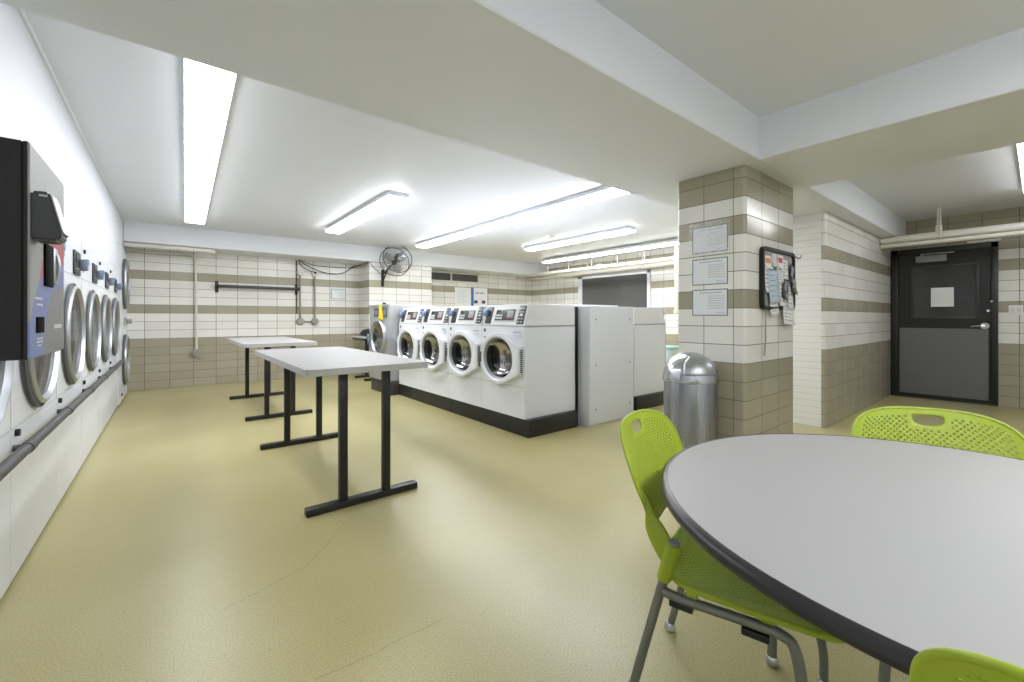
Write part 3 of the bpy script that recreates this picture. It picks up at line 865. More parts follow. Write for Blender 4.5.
# small utility table half hidden by the extractor
t = thing('utility_table', 'small utility table on a black foot beside the grey extractor', 'table', (2.93, 7.95, 0))
bm = B(); box(bm, (-.24, -.36, .772), (.12, .30, .795), .004); obj('table_top', bm, M['lamedge'], t)
bm = B(); box(bm, (-.225, -.345, .735), (.105, .285, .772), .004); obj('top_frame', bm, M['black'], t)
bm = B(); box(bm, (-.01, .17, .04), (.05, .22, .77), .003); obj('leg', bm, M['black'], t)
bm = B(); box(bm, (-.20, .165, 0), (.12, .225, .042), .003); obj('foot', bm, M['black'], t)
bm = B(); box(bm, (-.01, -.32, .04), (.05, -.27, .77), .003); obj('leg', bm, M['black'], t)
bm = B(); box(bm, (-.20, -.325, 0), (.12, -.265, .042), .003); obj('foot', bm, M['black'], t)
def lump(name, loc, size, m, seed, label, cat):
    rnd = random.Random(seed)
    bm = B(); bmesh.ops.create_icosphere(bm, subdivisions=3, radius=1.0)
    ph = [rnd.uniform(0, 6) for _ in range(6)]
    for v in bm.verts:
        k = 1 + .12 * math.sin(4 * v.co.x + ph[0]) + .12 * math.sin(5 * v.co.y + ph[1]) + .08 * math.sin(7 * v.co.z + ph[2])
        v.co = Vector((v.co.x * size[0] * k, v.co.y * size[1] * k, max(-.55, v.co.z) * size[2] * k))
    zmin = min(v.co.z for v in bm.verts)
    for v in bm.verts: v.co.z = max(v.co.z - zmin, 0.0)
    return tag(obj(name, bm, m, smooth=80, loc=loc), label, cat)
lump('bag', (2.90, 8.0, .796), (.12, .2, .075), M['bag'], 3, 'black fabric bundle lying on the small utility table', 'bag')
bm = B()
rows = []
for i in range(7):
    z = .825 - .024 * i if i else .80
    prof = [(2.80 + .055 * k / 4 + .012 * math.sin(k * 2.1 + i * .6), 7.585 - .012 * math.cos(k * 1.7 + i)) for k in range(5)]
    rows.append([bm.verts.new((x - .05, y, .80 - .024 * i)) for x, y in prof])
top = [bm.verts.new((v.co.x, v.co.y + .14, .80)) for v in rows[0]]
allr = [top] + rows
for a, b in zip(allr, allr[1:]):
    for k in range(4): bm.faces.new((a[k], a[k + 1], b[k + 1], b[k]))
bmesh.ops.recalc_face_normals(bm, faces=bm.faces[:])
cl = tag(obj('cloth', bm, M['purple'], smooth=80), 'violet blue cloth hanging over the small utility table edge', 'cloth')
cl.modifiers.new('thick', 'SOLIDIFY').thickness = .004

# ------------------------------------------------------------------ things on the far wall
# white pipe under the beam
bm = B(); tube(bm, [(-.525, 8.33, 2.215), (.50, 8.33, 2.215), (.53, 8.34, 2.212), (.545, 8.36, 2.205), (.545, 8.42, 2.19)], .034, 14)
cyl(bm, (.49, 8.33, 2.215), (.515, 8.33, 2.215), .042, 14)
tag(obj('overhead_pipe', bm, M['pipe']), 'short white pipe under the beam in the left far corner', 'pipe')
t = thing('conduit_run', 'white conduit dropping down the far wall to a low box, beside the dryer corner', 'conduit', (.325, 8.90, 0))
bm = B(); tube(bm, smooth_path([(-.80, -.03, 2.195), (-.3, -.03, 2.19), (-.10, -.03, 2.185), (-.02, -.03, 2.15), (0, -.03, 2.07), (.01, -.03, 1.3), (.015, -.03, .62)], 6), .016, 10); obj('conduit', bm, M['pipe'], t)
bm = B(); prism(bm, [(.065 * math.cos(PI / 8 + k * PI / 4), .06 * math.sin(PI / 8 + k * PI / 4)) for k in range(8)], lambda a, b: Vector((a + .02, -.08, b + .565)), lambda a, b: Vector((a + .02, -.001, b + .565))); obj('junction_box', bm, M['conduit'], t)
# black hanging bar
t = thing('hanging_bar', 'dark horizontal garment bar on end brackets on the far wall', 'rail', (1.245, 8.90, 1.69))
bm = B(); cyl(bm, (-.625, -.09, 0), (.625, -.09, 0), .026, 14); obj('bar', bm, M['darksteel'], t)
for s in (-1, 1):
    bm = B(); box(bm, (s * .625 - .025, -.012, -.11), (s * .625 + .025, -.001, .09), .004); box(bm, (s * .625 - .012, -.12, -.035), (s * .625 + .012, -.01, .035), .004); cyl(bm, (s * .655, -.09, 0), (s * .60, -.09, 0), .036, 14); obj('bracket', bm, M['black'], t)
bm = B(); box(bm, (1.868, 8.885, 1.23), (1.884, 8.899, 2.235), .002)
tag(obj('cable_strip', bm, M['cable']), 'thin black vertical cable strip at the right end of the garment bar', 'cable')
# pair of grey conduits linked at the bottom
t = thing('conduit_pair', 'pair of grey vertical conduits on the far wall joined at low boxes', 'conduit', (2.06, 8.90, 0))
for x in (-.125, .135):
    bm = B(); cyl(bm, (x, -.03, 1.08), (x - .004, -.03, 1.98), .014, 10); obj('conduit', bm, M['conduit'], t)
    bm = B(); lathe(bm, [(0, -.06), (.058, -.058), (.062, -.05), (.062, -.001)], (x, 0, 2.01), 'Y', 20); bx = obj('outlet_box', bm, M['beige'], t)
    if x > 0:
        bm = B(); cyl(bm, (x, -.075, 2.02), (x, -.058, 2.02), .022, 12); obj('plug', bm, M['black'], bx)
    bm = B(); lathe(bm, [(0, -.07), (.06, -.068), (.066, -.058), (.066, -.001)], (x, 0, 1.075), 'Y', 20); obj('junction_box', bm, M['conduit'], t)
bm = B(); cyl(bm, (-.07, -.03, 1.075), (.08, -.03, 1.075), .013, 10); obj('link_conduit', bm, M['conduit'], t)
# cables
bm = B(); tube(bm, smooth_path([(1.90, 8.872, 2.215), (1.98, 8.872, 2.12), (2.08, 8.86, 2.06), (2.185, 8.80, 2.02)], 6), .007, 6)
tag(obj('power_cable', bm, M['cable']), 'short black cable looping from the strip top to the plugged outlet', 'cable')
bm = B(); tube(bm, smooth_path([(1.895, 8.85, 2.24), (2.15, 8.84, 2.10), (2.45, 8.84, 2.02), (2.72, 8.84, 2.05), (2.93, 8.82, 2.20), (3.0, 8.76, 2.205), (3.035, 8.50, 2.19), (3.04, 8.33, 2.235)], 6), .008, 6)
tag(obj('power_cable', bm, M['cable']), 'long sagging black cable crossing the far wall towards the fan', 'cable')
bm = B(); tube(bm, smooth_path([(1.90, 8.885, 2.25), (2.2, 8.885, 2.17), (2.6, 8.885, 2.155), (2.95, 8.88, 2.18), (3.04, 8.82, 2.225), (3.055, 8.34, 2.245), (3.16, 8.32, 2.14), (3.30, 8.32, 2.03), (3.33, 8.325, 1.98)], 6), .006, 6)
tag(obj('power_cable', bm, M['cable']), 'upper nearly straight black cable along the beam ending at the fan bracket', 'cable')
def sheet(name, label, cat, centre, w, h, facing, m, group=None, th=.003, border=None, parent=None):
    """facing 'S' = -y, 'W' = -x; built in local x/z so the print follows the sheet"""
    bm = B(); box(bm, (-w / 2, 0, -h / 2), (w / 2, th, h / 2))
    o = obj(name, bm, m, parent, 0)
    o.location = centre; o.rotation_euler = (0, 0, 0 if facing == 'S' else -PI / 2)
    if label: tag(o, label, cat, group)
    return o
sheet('wall_notice', 'small framed notice on the far wall right of the grey conduits', 'notice', (2.643, 8.885, 1.624), .28, .2, 'S', M['notice'], th=.012)

# ------------------------------------------------------------------ wall fan
t = thing('wall_fan', 'black wire cage fan on a wall bracket, on the tiled pier above the extractor', 'fan', (3.42, 7.93, 2.235))
ax = Vector((.10, .11, .075)).normalized(); dep = .20
s_, u_ = frame_of(ax)
def ringpts(c, r, n=48): return [c + s_ * r * math.cos(2 * PI * k / n) + u_ * r * math.sin(2 * PI * k / n) for k in range(n)]
bm = B(); O = Vector((0, 0, 0)); Bk = ax * dep
tube(bm, ringpts(O, .29), .007, 8, closed=True); tube(bm, ringpts(Bk, .29), .008, 8, closed=True)
obj('cage_hoop', bm, M['black'], t, 60)
bm = B()
for (c, sg) in ((O, -1), (Bk, 1)):
    for r in (.24, .195, .15, .105): tube(bm, ringpts(c + ax * sg * .02 * (1 - r / .29), r, 36), .0016, 4, closed=True)
    for k in range(28):
        a = 2 * PI * k / 28; dvec = s_ * math.cos(a) + u_ * math.sin(a)
        tube(bm, [c + dvec * .05 + ax * sg * .025, c + dvec * .17 + ax * sg * .018, c + dvec * .285], .002, 4)
for k in range(16):
    a = 2 * PI * k / 16; dvec = s_ * math.cos(a) + u_ * math.sin(a)
    tube(bm, [O + dvec * .285, Bk + dvec * .285], .002, 4)
obj('cage_wire', bm, M['chrome'], t, 60)
bm = B(); tube(bm, [O - ax * .03, O - ax * .02], .05, 20); obj('hub_badge', bm, M['charcoal'], t)
def blade(a):
    bm = B(); g = []
    for i in range(6):
        r = .04 + .205 * i / 5
        row = []
        for j in range(5):
            f = (j / 4 - .5) * (.55 + .45 * math.sin(PI * min(1, .25 + i / 6)))
            ang = a + f * 1.25
            row.append(bm.verts.new(O + ax * (dep * .48 + f * .07) + (s_ * math.cos(ang) + u_ * math.sin(ang)) * r))
        g.append(row)
    for i in range(5):
        for j in range(4): bm.faces.new((g[i][j], g[i + 1][j], g[i + 1][j + 1], g[i][j + 1]))
    o = obj('blade', bm, M['steel'], t, 80); o.modifiers.new('thick', 'SOLIDIFY').thickness = .003
for k in range(3): blade(2 * PI * k / 3 + .5)
bm = B(); tube(bm, [Bk - ax * .07, Bk + ax * .02, Bk + ax * .09, Bk + ax * .12], [.075, .085, .082, .05], 24); obj('motor', bm, M['charcoal'], t)
bm = B(); tube(bm, [Bk + ax * .08, Vector((.02, .30, -.08)), Vector((-.06, .385, -.20))], .016, 10)
tube(bm, [Vector((.0, .24, -.03)), Vector((-.08, .39, -.36))], .014, 10)
obj('arm', bm, M['black'], t)
bm = B(); box(bm, (-.105, .40, -.46), (-.045, .419, -.12), .005); obj('wall_plate', bm, M['black'], t)

# ------------------------------------------------------------------ recess wall
t = thing('vent_grille', 'dark louvred vent in a white frame high on the recessed wall', 'vent', (5.25, YF - .02, 2.12))
bm = B()
for a, b in (((-.80, -.03, .085), (.80, 0, .12)), ((-.80, -.03, -.125), (.80, 0, -.085)), ((.765, -.03, -.125), (.80, 0, .12)), ((-.80, -.03, -.125), (-.765, 0, .12)), ((-.02, -.03, -.1), (.02, 0, .1))): box(bm, a, b, .003)
obj('frame', bm, M['pipe'], t)
for x0, x1 in ((-.765, -.02), (.02, .765)):
    bm = B(); box(bm, (x0, -.006, -.086), (x1, -.001, .086))
    for k in range(8): box(bm, (x0, -.02, -.08 + .021 * k), (x1, -.006, -.072 + .021 * k))
    box(bm, ((x0 + x1) / 2 - .006, -.024, -.086), ((x0 + x1) / 2 + .006, -.006, .086))
    obj('louvre_panel', bm, plain('vent_dark', srgb(84, 84, 82), .5), t, 0)
def poster(label, x0, x1, z0, z1, kind):
    t = thing('poster', label, 'poster', ((x0 + x1) / 2, YF - .021, (z0 + z1) / 2), 0)
    w, h = x1 - x0, z1 - z0
    bm = B(); box(bm, (-w / 2, -.008, -h / 2), (w / 2, -.0005, h / 2)); obj('board', bm, M['paper'], t, 0)
    bm = B()
    if kind == 0:
        for k in range(9):
            ww = w * (.7 - .12 * (k % 3)); box(bm, (-w * .38, -.0095, h * .36 - k * h * .085), (-w * .38 + ww, -.0078, h * .375 - k * h * .085))
        obj('print', bm, plain('pale_grey_print', srgb(186, 190, 196), .7), t, 0)
    else:
        for x in (-.13, .02): 
            for k in range(3): box(bm, (x + .045 * k, -.0095, h * .18), (x + .045 * k + .028, -.0078, h * .24))
        box(bm, (-w * .33, -.0095, -h * .33), (-w * .12, -.0078, -h * .17)); box(bm, (w * .14, -.0095, -h * .33), (w * .34, -.0078, -h * .17))
        obj('print', bm, M['charcoal'], t, 0)
        bm = B(); box(bm, (-w / 2 - .004, -.012, -h / 2), (-w / 2 + .07, -.006, h / 2)); obj('side_band', bm, M['inkblue'], t, 0)
        bm = B(); box(bm, (-w / 2, -.012, h / 2 - .008), (w / 2, -.006, h / 2)); box(bm, (w / 2 - .008, -.012, -h / 2), (w / 2, -.006, h / 2)); obj('edge', bm, M['framegreen'], t, 0)
    return t
poster('pale printed poster on the recessed wall, left of the blue banded one', 5.36, 5.82, 1.42, 1.885, 0)
poster('poster with a blue side band on the recessed wall behind the washers', 5.83, 6.33, 1.42, 1.905, 1)

# hanging pipes in front of the right wall
def pipe_run(label, x, z, ya, yb, r, hangers, zt=ZC):
    t = thing('overhead_pipe', label, 'pipe', (x, ya, z))
    bm = B(); cyl(bm, (0, 0, 0), (0, yb - ya, 0), r, 16); obj('pipe', bm, M['pipe'], t)
    for y in hangers:
        bm = B(); cyl(bm, (0, y - ya, r * .5), (0, y - ya, zt - z), .011, 8); h = obj('hanger_rod', bm, M['pipe'], t)
        bm = B(); tube(bm, [Vector((0, y - ya, 0)) + Vector((math.cos(a), 0, math.sin(a))) * (r + .006) for a in [2 * PI * k / 16 for k in range(16)]], .007, 6, closed=True); obj('hanger_clamp', bm, M['pipe'], h)
    return t
fp_ = pipe_run('front white overhead pipe on hanger rods before the dark window', 7.29, 2.245, 4.22, 8.88, .042, (4.9, 5.55, 6.25, 6.95, 7.65))
pipe_run('rear white overhead pipe close to the right wall, above the dark window', 7.66, 2.20, 4.0, 8.88, .036, (5.2, 6.0, 6.7, 7.4))
bm = B(); cyl(bm, (0, 1.68, 0), (0, 1.90, 0), .056, 16); box(bm, (-.05, 1.74, -.005), (.05, 1.84, .065), .008); obj('coupling', bm, M['pipe'], fp_)
bm = B(); cyl(bm, (7.22, 4.18, 1.26), (7.22, 4.18, ZC), .036, 14); cyl(bm, (7.22, 4.18, 2.18), (7.22, 4.18, 2.30), .048, 14); box(bm, (7.18, 4.14, 1.22), (7.26, 4.22, 1.29), .008)
tag(obj('drop_pipe', bm, M['pipe']), 'white vertical pipe dropping from the ceiling just left of the pillar', 'pipe')

# white bin behind the pillar
t = thing('laundry_bin', 'tall white plastic bin with teal rim between washers and pillar', 'bin', (6.22, 3.78, 0))
bm = B(); prism(bm, rrect(.36, .36, .05, 4), lambda a, b: Vector((a * .82, b * .82, .10)), lambda a, b: Vector((a, b, .66)))
obj('tub', bm, M['bin'], t)
bm = B(); prism(bm, rrect(.40, .40, .06, 4), lambda a, b: Vector((a, b, .645)), lambda a, b: Vector((a, b, .69))); obj('rim', bm, M['teal'], t)
for sx in (-1, 1):
    for sy in (-1, 1):
        bm = B(); cyl(bm, (sx * .11 - .012, sy * .11, .04), (sx * .11 + .012, sy * .11, .04), .04, 16); cyl(bm, (sx * .11, sy * .11, .04), (sx * .11, sy * .11, .105), .01, 8); obj('caster', bm, M['charcoal'], t)

# ------------------------------------------------------------------ pillar: notices and pin board
for lab, z in (('top bordered notice on the pillar, under crinkled glossy plastic', 1.751), ('middle one of three bordered notices on the tiled pillar', 1.503), ('lowest of three bordered notices on the tiled pillar', 1.265)):
    sheet('wall_notice', lab, 'notice', (3.2285, 1.5955, z), .275, .203, 'W', M['notice'], 'bordered notices on the pillar')
def crinkle():
    t = NT('clear_plastic_sleeve')
    t.n.remove(t.p)
    tr = t.node('ShaderNodeBsdfTransparent'); gl = t.node('ShaderNodeBsdfGlossy'); gl.inputs['Roughness'].default_value = .12
    mx = t.node('ShaderNodeMixShader'); mx.inputs[0].default_value = .13
    bp = t.node('ShaderNodeBump'); bp.inputs['Strength'].default_value = .7; bp.inputs['Distance'].default_value = .02
    t.l.new(t.noise(t.pos(), 32.0, 3.0), bp.inputs['Height']); t.l.new(bp.outputs[0], gl.inputs['Normal'])
    t.l.new(tr.outputs[0], mx.inputs[1]); t.l.new(gl.outputs[0], mx.inputs[2]); t.l.new(mx.outputs[0], t.out.inputs[0])
    return t.m
bm = B(); box(bm, (3.2225, 1.44, 1.635), (3.2235, 1.755, 1.885))
tag(obj('plastic_sleeve', bm, crinkle(), smooth=0), 'clear crinkled plastic sleeve over the top pillar notice', 'plastic sleeve')

t = thing('pin_board', 'black framed pin board with rounded corners on the pillar side', 'pin board', (3.795, 1.334, 1.45))
w, h = .66, .48
bm = B(); n = 0
po = rrect(w, h, .05, 6); pi_ = rrect(w - .05, h - .05, .03, 6)
def ringv(poly, y): return [bm.verts.new((a, y, b)) for a, b in poly]
r0, r1, r2, r3 = ringv(po, -.001), ringv(po, -.032), ringv(pi_, -.032), ringv(pi_, -.014)
for a, b in ((r0, r1), (r1, r2), (r2, r3)):
    for k in range(len(a)): bm.faces.new((a[k], a[(k + 1) % len(a)], b[(k + 1) % len(a)], b[k]))
bmesh.ops.recalc_face_normals(bm, faces=bm.faces[:])
obj('frame', bm, M['blackmatte'], t, 40)
bm = B(); prism(bm, rrect(w - .045, h - .045, .03, 6), lambda a, b: Vector((a, -.014, b)), lambda a, b: Vector((a, -.003, b))); obj('board', bm, plain('grey_felt', srgb(168, 166, 162), .9), t)
# papers on it: (x, z, w, h, tilt deg, layer, colour, label)
papers = [(-.215, .115, .14, .10, 0, 1, 'orange', 'small sheet with orange print at the top left of the pin board', 'paper'),
 (-.24, -.02, .09, .20, 2, 2, 'paper', 'narrow white slip along the left edge of the pin board', 'paper'),
 (-.09, .14, .10, .10, -3, 1, 'paper', 'white slip under the top edge of the pin board, left of the pink print', 'paper'),
 (.02, .135, .12, .11, 2, 2, 'pink', 'sheet with pink print at the top middle of the pin board', 'paper'),
 (.0, .03, .12, .12, -2, 3, 'paper', 'white slip below the pink print on the pin board', 'paper'),
 (.12, .08, .12, .16, 3, 2, 'paper', 'white sheet right of the pink print on the pin board', 'paper'),
 (-.13, -.07, .20, .25, -3, 4, 'paleblue', 'pale blue sheet in the middle of the pin board', 'paper'),
 (-.12, -.21, .16, .16, -5, 3, 'paper', 'white sheet hanging below the pale blue sheet', 'paper'),
 (.06, -.12, .16, .20, 4, 3, 'paper', 'large white sheet in the lower middle of the pin board', 'paper'),
 (.09, -.085, .12, .17, 24, 5, 'navy', 'dark photo print hanging tilted at the middle of the pin board', 'photo print'),
 (.24, .045, .09, .17, 22, 4, 'navy', 'dark photo print tilted near the upper right corner of the pin board', 'photo print'),
 (.27, -.055, .11, .12, 14, 6, 'navy', 'dark photo print sticking out past the right edge of the pin board', 'photo print'),
 (.21, -.13, .13, .22, 6, 4, 'paper', 'long white sheet at the lower right of the pin board', 'paper'),
 (.17, -.285, .24, .17, 5, 5, 'paper', 'white sheet hanging lowest, below the pin board frame', 'paper')]
for (px, pz, pw, ph_, tl, ly, mc, lab, cat) in papers:
    r = thing(cat.replace(' ', '_'), lab, cat, (3.795 + px, 1.334 - .0155 - .0035 * ly, 1.46 + pz), 0, 'papers on the pin board')
    r.rotation_euler = (0, math.radians(tl), 0)
    nseg = 6; bm = B()
    rows = []
    for i in range(nseg + 1):
        f = i / nseg
        y = -.012 * (f ** 2) if mc != 'navy' else -.02 * (f ** 2)
        rows.append([bm.verts.new((sx * pw / 2, y, ph_ / 2 - ph_ * f)) for sx in (-1, 1)])
    for a, b in zip(rows, rows[1:]): bm.faces.new((a[0], b[0], b[1], a[1]))
    base_m = M['paper'] if mc in ('paper', 'orange', 'pink') else M[mc]
    o = obj('sheet', bm, base_m, r, 80); o.modifiers.new('thick', 'SOLIDIFY').thickness = .0008
    bm = B(); rnd = random.Random(int((px + pz) * 1000))
    if mc in ('orange', 'pink'):
        box(bm, (-pw * .35, -.004, -ph_ * .25), (pw * .3, -.0012, ph_ * .3)); obj('print', bm, M[mc], r, 0)
    elif mc == 'navy':
        box(bm, (-pw * .36, -.0135, -ph_ * .12), (pw * .05, -.004, ph_ * .34)); box(bm, (-pw * .1, -.0215, -ph_ * .42), (pw * .36, -.012, -ph_ * .2)); obj('print', bm, M['grey'], r, 0)
    else:
        for k in range(5):
            zz = ph_ * (.36 - .16 * k); f = .5 - zz / ph_
            yy = -.012 * f * f - .0011
            box(bm, (-pw * .38, yy - .0012, zz - .004), (-pw * .38 + pw * rnd.uniform(.4, .75), yy + .0008, zz))
        obj('print', bm, M['ink'], r, 0)
bm = B(); tube(bm, smooth_path([(3.535, 1.31, 1.24), (3.53, 1.312, 1.1), (3.535, 1.314, .98), (3.52, 1.315, .86)], 5), .005, 6)
tag(obj('cord', bm, M['grey']), 'grey cord hanging from the lower left of the pin board', 'cord')
t = thing('coat_hook', 'small chrome hook on the pillar edge right of the pin board', 'hook', (4.165, 1.334, 1.66))
bm = B(); box(bm, (-.012, -.008, -.05), (.012, -.0005, .05), .003); obj('hook_plate', bm, M['chrome'], t)
bm = B(); tube(bm, smooth_path([(0, -.005, .02), (.005, -.03, .0), (.01, -.05, -.005), (.012, -.062, .02)], 4), .006, 8); obj('hook_arm', bm, M['chrome'], t)

# ------------------------------------------------------------------ trash can
t = thing('trash_can', 'round stainless steel trash can with domed lid against the tiled pillar', 'trash can', (3.02, 1.637, 0))
bm = B(); lathe(bm, [(0, .03), (.18, .03), (.186, .035), (.188, .69), (.186, .695)], seg=64); obj('bin_body', bm, M['can'], t, 40)
bm = B(); lathe(bm, [(0, .0), (.19, .0), (.194, .012), (.19, .03), (.18, .035)], seg=64); obj('base_ring', bm, M['black'], t, 40)
bm = B(); lathe(bm, [(.186, .678), (.197, .682), (.198, .70), (.194, .716)] + [(.193 * math.cos(a), .716 + .177 * math.sin(a)) for a in [PI / 2 * k / 12 for k in range(1, 12)]] + [(0, .893)], seg=64); dm = obj('dome_lid', bm, M['chrome'], t, 60)
# push flap set into the dome, facing the room
bm = B(); rows = []
for i in range(13):
    el = math.radians(8 + 52 * i / 12); row = []
    for j in range(13):
        hw = math.radians(38) * (1.0 if i < 8 else 1.0 - .05 * (i - 7))
        az = math.radians(232) + hw * (j / 6 - 1)
        R2 = .1965
        row.append(bm.verts.new((R2 * math.cos(el) * math.cos(az), R2 * math.cos(el) * math.sin(az), .716 + .1805 * math.sin(el))))
    rows.append(row)
for a, b in zip(rows, rows[1:]):
    for j in range(12): bm.faces.new((a[j], a[j + 1], b[j + 1], b[j]))
fl = obj('push_flap', bm, M['steel'], dm, 60); fl.modifiers.new('thick', 'SOLIDIFY').thickness = .003

# ------------------------------------------------------------------ door wall pipes, switch
t = thing('overhead_pipe', 'thick cream overhead pipe crossing above the black door', 'pipe', (7.69, YS + .01, 2.209))
bm = B(); cyl(bm, (0, 0, 0), (0, 1.38 - YS, 0), .045, 18); obj('pipe', bm, M['pipe'], t)
bm = B(); cyl(bm, (0, .82 - YS, .04), (0, .82 - YS, ZC - 2.209), .010, 8); hr_ = obj('hanger_rod', bm, M['pipe'], t)
bm = B(); box(bm, (-.022, .82 - YS - .04, .0), (.022, .82 - YS + .02, .125), .006); obj('hanger_clamp', bm, M['pipe'], hr_)
bm = B(); cyl(bm, (7.69, YS + .01, 2.132), (7.69, 1.395, 2.132), .027, 16)
tp = tag(obj('overhead_pipe', bm, M['pipe']), 'thinner cream overhead pipe just below the thick one by the door', 'pipe')
bm = B(); tube(bm, [(7.668, .80, 2.14), (7.63, .80, 2.18), (7.63, .80, ZC)], .008, 8); obj('hanger_rod', bm, M['pipe'], tp)
t = thing('light_switch', 'white double light switch plate right of the black door', 'light switch', (8.38, .20, 1.245), 0)
bm = B(); box(bm, (-.008, -.06, -.062), (-.0005, .06, .062), .003); obj('switch_plate', bm, M['paper'], t)
for y in (-.025, .025):
    bm = B(); box(bm, (-.013, y - .016, -.033), (-.007, y + .016, .033), .002); obj('rocker', bm, M['beige'], t)

# ------------------------------------------------------------------ round table
TX, TY, TR, TZ = 1.332, .094, .621, .735
t = thing('round_table', 'round light grey table with a thick black edge in the foreground', 'table', (TX, TY, 0))
bm = B(); lathe(bm, [(0, TZ), (TR - .016, TZ), (TR - .012, TZ - .001), (TR - .012, TZ - .028), (0, TZ - .028)], seg=128); obj('table_top', bm, M['laminate'], t, 40)
bm = B(); lathe(bm, [(TR - .0125, TZ + .0005), (TR - .004, TZ - .001), (TR + .004, TZ - .008), (TR + .006, TZ - .016), (TR + .003, TZ - .025), (TR - .004, TZ - .030), (TR - .02, TZ - .031)], seg=128); obj('edge_band', bm, M['rimblack'], t, 60)
bm = B(); lathe(bm, [(.0, TZ - .055), (.53, TZ - .055), (.53, TZ - .03)], seg=48); obj('under_frame', bm, M['charcoal'], t, 30)
for k in (64.5, 254.0, 312.0):
    a = math.radians(k); c, s = math.cos(a), math.sin(a)
    bm = B(); tube(bm, smooth_path([(.500 * c, .500 * s, TZ - .05), (.508 * c, .508 * s, .5), (.512 * c, .512 * s, .2), (.514 * c, .514 * s, .03)], 5), .0145, 14); lg = obj('leg', bm, M['chairgrey'], t)
    bm = B(); lathe(bm, [(0, 0), (.018, 0), (.021, .006), (.02, .02), (.015, .032), (0, .032)], (.514 * c, .514 * s, 0), 'Z', 18); obj('glide', bm, M['chrome'], lg)

# ------------------------------------------------------------------ lime chairs
def squared(u, v, e):
    q = max(abs(u), abs(v))
    if q < 1e-6: return u, v
    c, s2 = abs(u) / q, abs(v) / q
    ratio = (c ** e + s2 ** e) ** (-1 / e)
    f = 1 + (ratio - 1) * q ** 3
    return u * f, v * f
def perforated(bm, nu, nv, a, b, k, surf, hole_r, margin, skip=None, handle=None):
    """sheet of nu x nv cells; every other cell holds a round hole; surf maps (x, y) in metres to 3-D.
    the square is rounded to a superellipse of exponent k"""
    cache = {}
    def P(u, v):
        key = (round(u, 5), round(v, 5))
        if key not in cache:
            x, y = squared(u, v, k)
            cache[key] = bm.verts.new(surf(x * a, y * b))
        return cache[key]
    du, dv = 2 / nu, 2 / nv
    hb = None
    if handle: i0, i1, j0, j1 = handle
    for i in range(nu):
        for j in range(nv):
            if handle and i0 <= i < i1 and j0 <= j < j1: continue
            u0, v0 = -1 + i * du, -1 + j * dv; u1, v1 = u0 + du, v0 + dv; um, vm = (u0 + u1) / 2, (v0 + v1) / 2
            out = [(u1, vm), (u1, v1), (um, v1), (u0, v1), (u0, vm), (u0, v0), (um, v0), (u1, v0)]
            O = [P(*q) for q in out]
            near = handle and (i0 - 1 <= i < i1 + 1 and j0 - 1 <= j < j1 + 1)
            if (i + j) % 2 == 0 and margin <= i < nu - margin and margin <= j < nv - margin and not near and not (skip and skip(um, vm)):
                ru, rv = hole_r / a, hole_r / b
                I = [P(um + ru * math.cos(q), vm + rv * math.sin(q)) for q in [PI / 4 * m for m in range(8)]]
                for m in range(8): bm.faces.new((O[m], O[(m + 1) % 8], I[(m + 1) % 8], I[m]))
            else: bm.faces.new(O)
    if handle:
        # ring of quads from the block's border to the hand-hold outline
        bl = []
        ua, ub, va, vb = -1 + i0 * du, -1 + i1 * du, -1 + j0 * dv, -1 + j1 * dv
        for i in range(2 * (i1 - i0)): bl.append((ua + i * du / 2, va))
        for j in range(2 * (j1 - j0)): bl.append((ub, va + j * dv / 2))
        for i in range(2 * (i1 - i0)): bl.append((ub - i * du / 2, vb))
        for j in range(2 * (j1 - j0)): bl.append((ua, vb - j * dv / 2))
        cu, cv = (ua + ub) / 2, (va + vb) / 2; hu, hv = (ub - ua) / 2, (vb - va) / 2
        inn = []
        for (u, v) in bl:
            p, q = (u - cu) / hu, (v - cv) / hv
            mlen = max(abs(p), abs(q)); ang = math.atan2(q, p)
            e = 3.2; rr = (abs(math.cos(ang)) ** e + abs(math.sin(ang)) ** e) ** (-1 / e)
            x, y = rr * math.cos(ang), rr * math.sin(ang)
            x *= (.88 + .06 * y) * (1 if y > 0 else 1 - .34 * y * y); y *= .80
            inn.append(P(cu + hu * x, cv + hv * y))
        n = len(bl)
        for m in range(n):
            bm.faces.new((P(*bl[m]), P(*bl[(m + 1) % n]), inn[(m + 1) % n], inn[m]))
    bmesh.ops.recalc_face_normals(bm, faces=bm.faces[:])

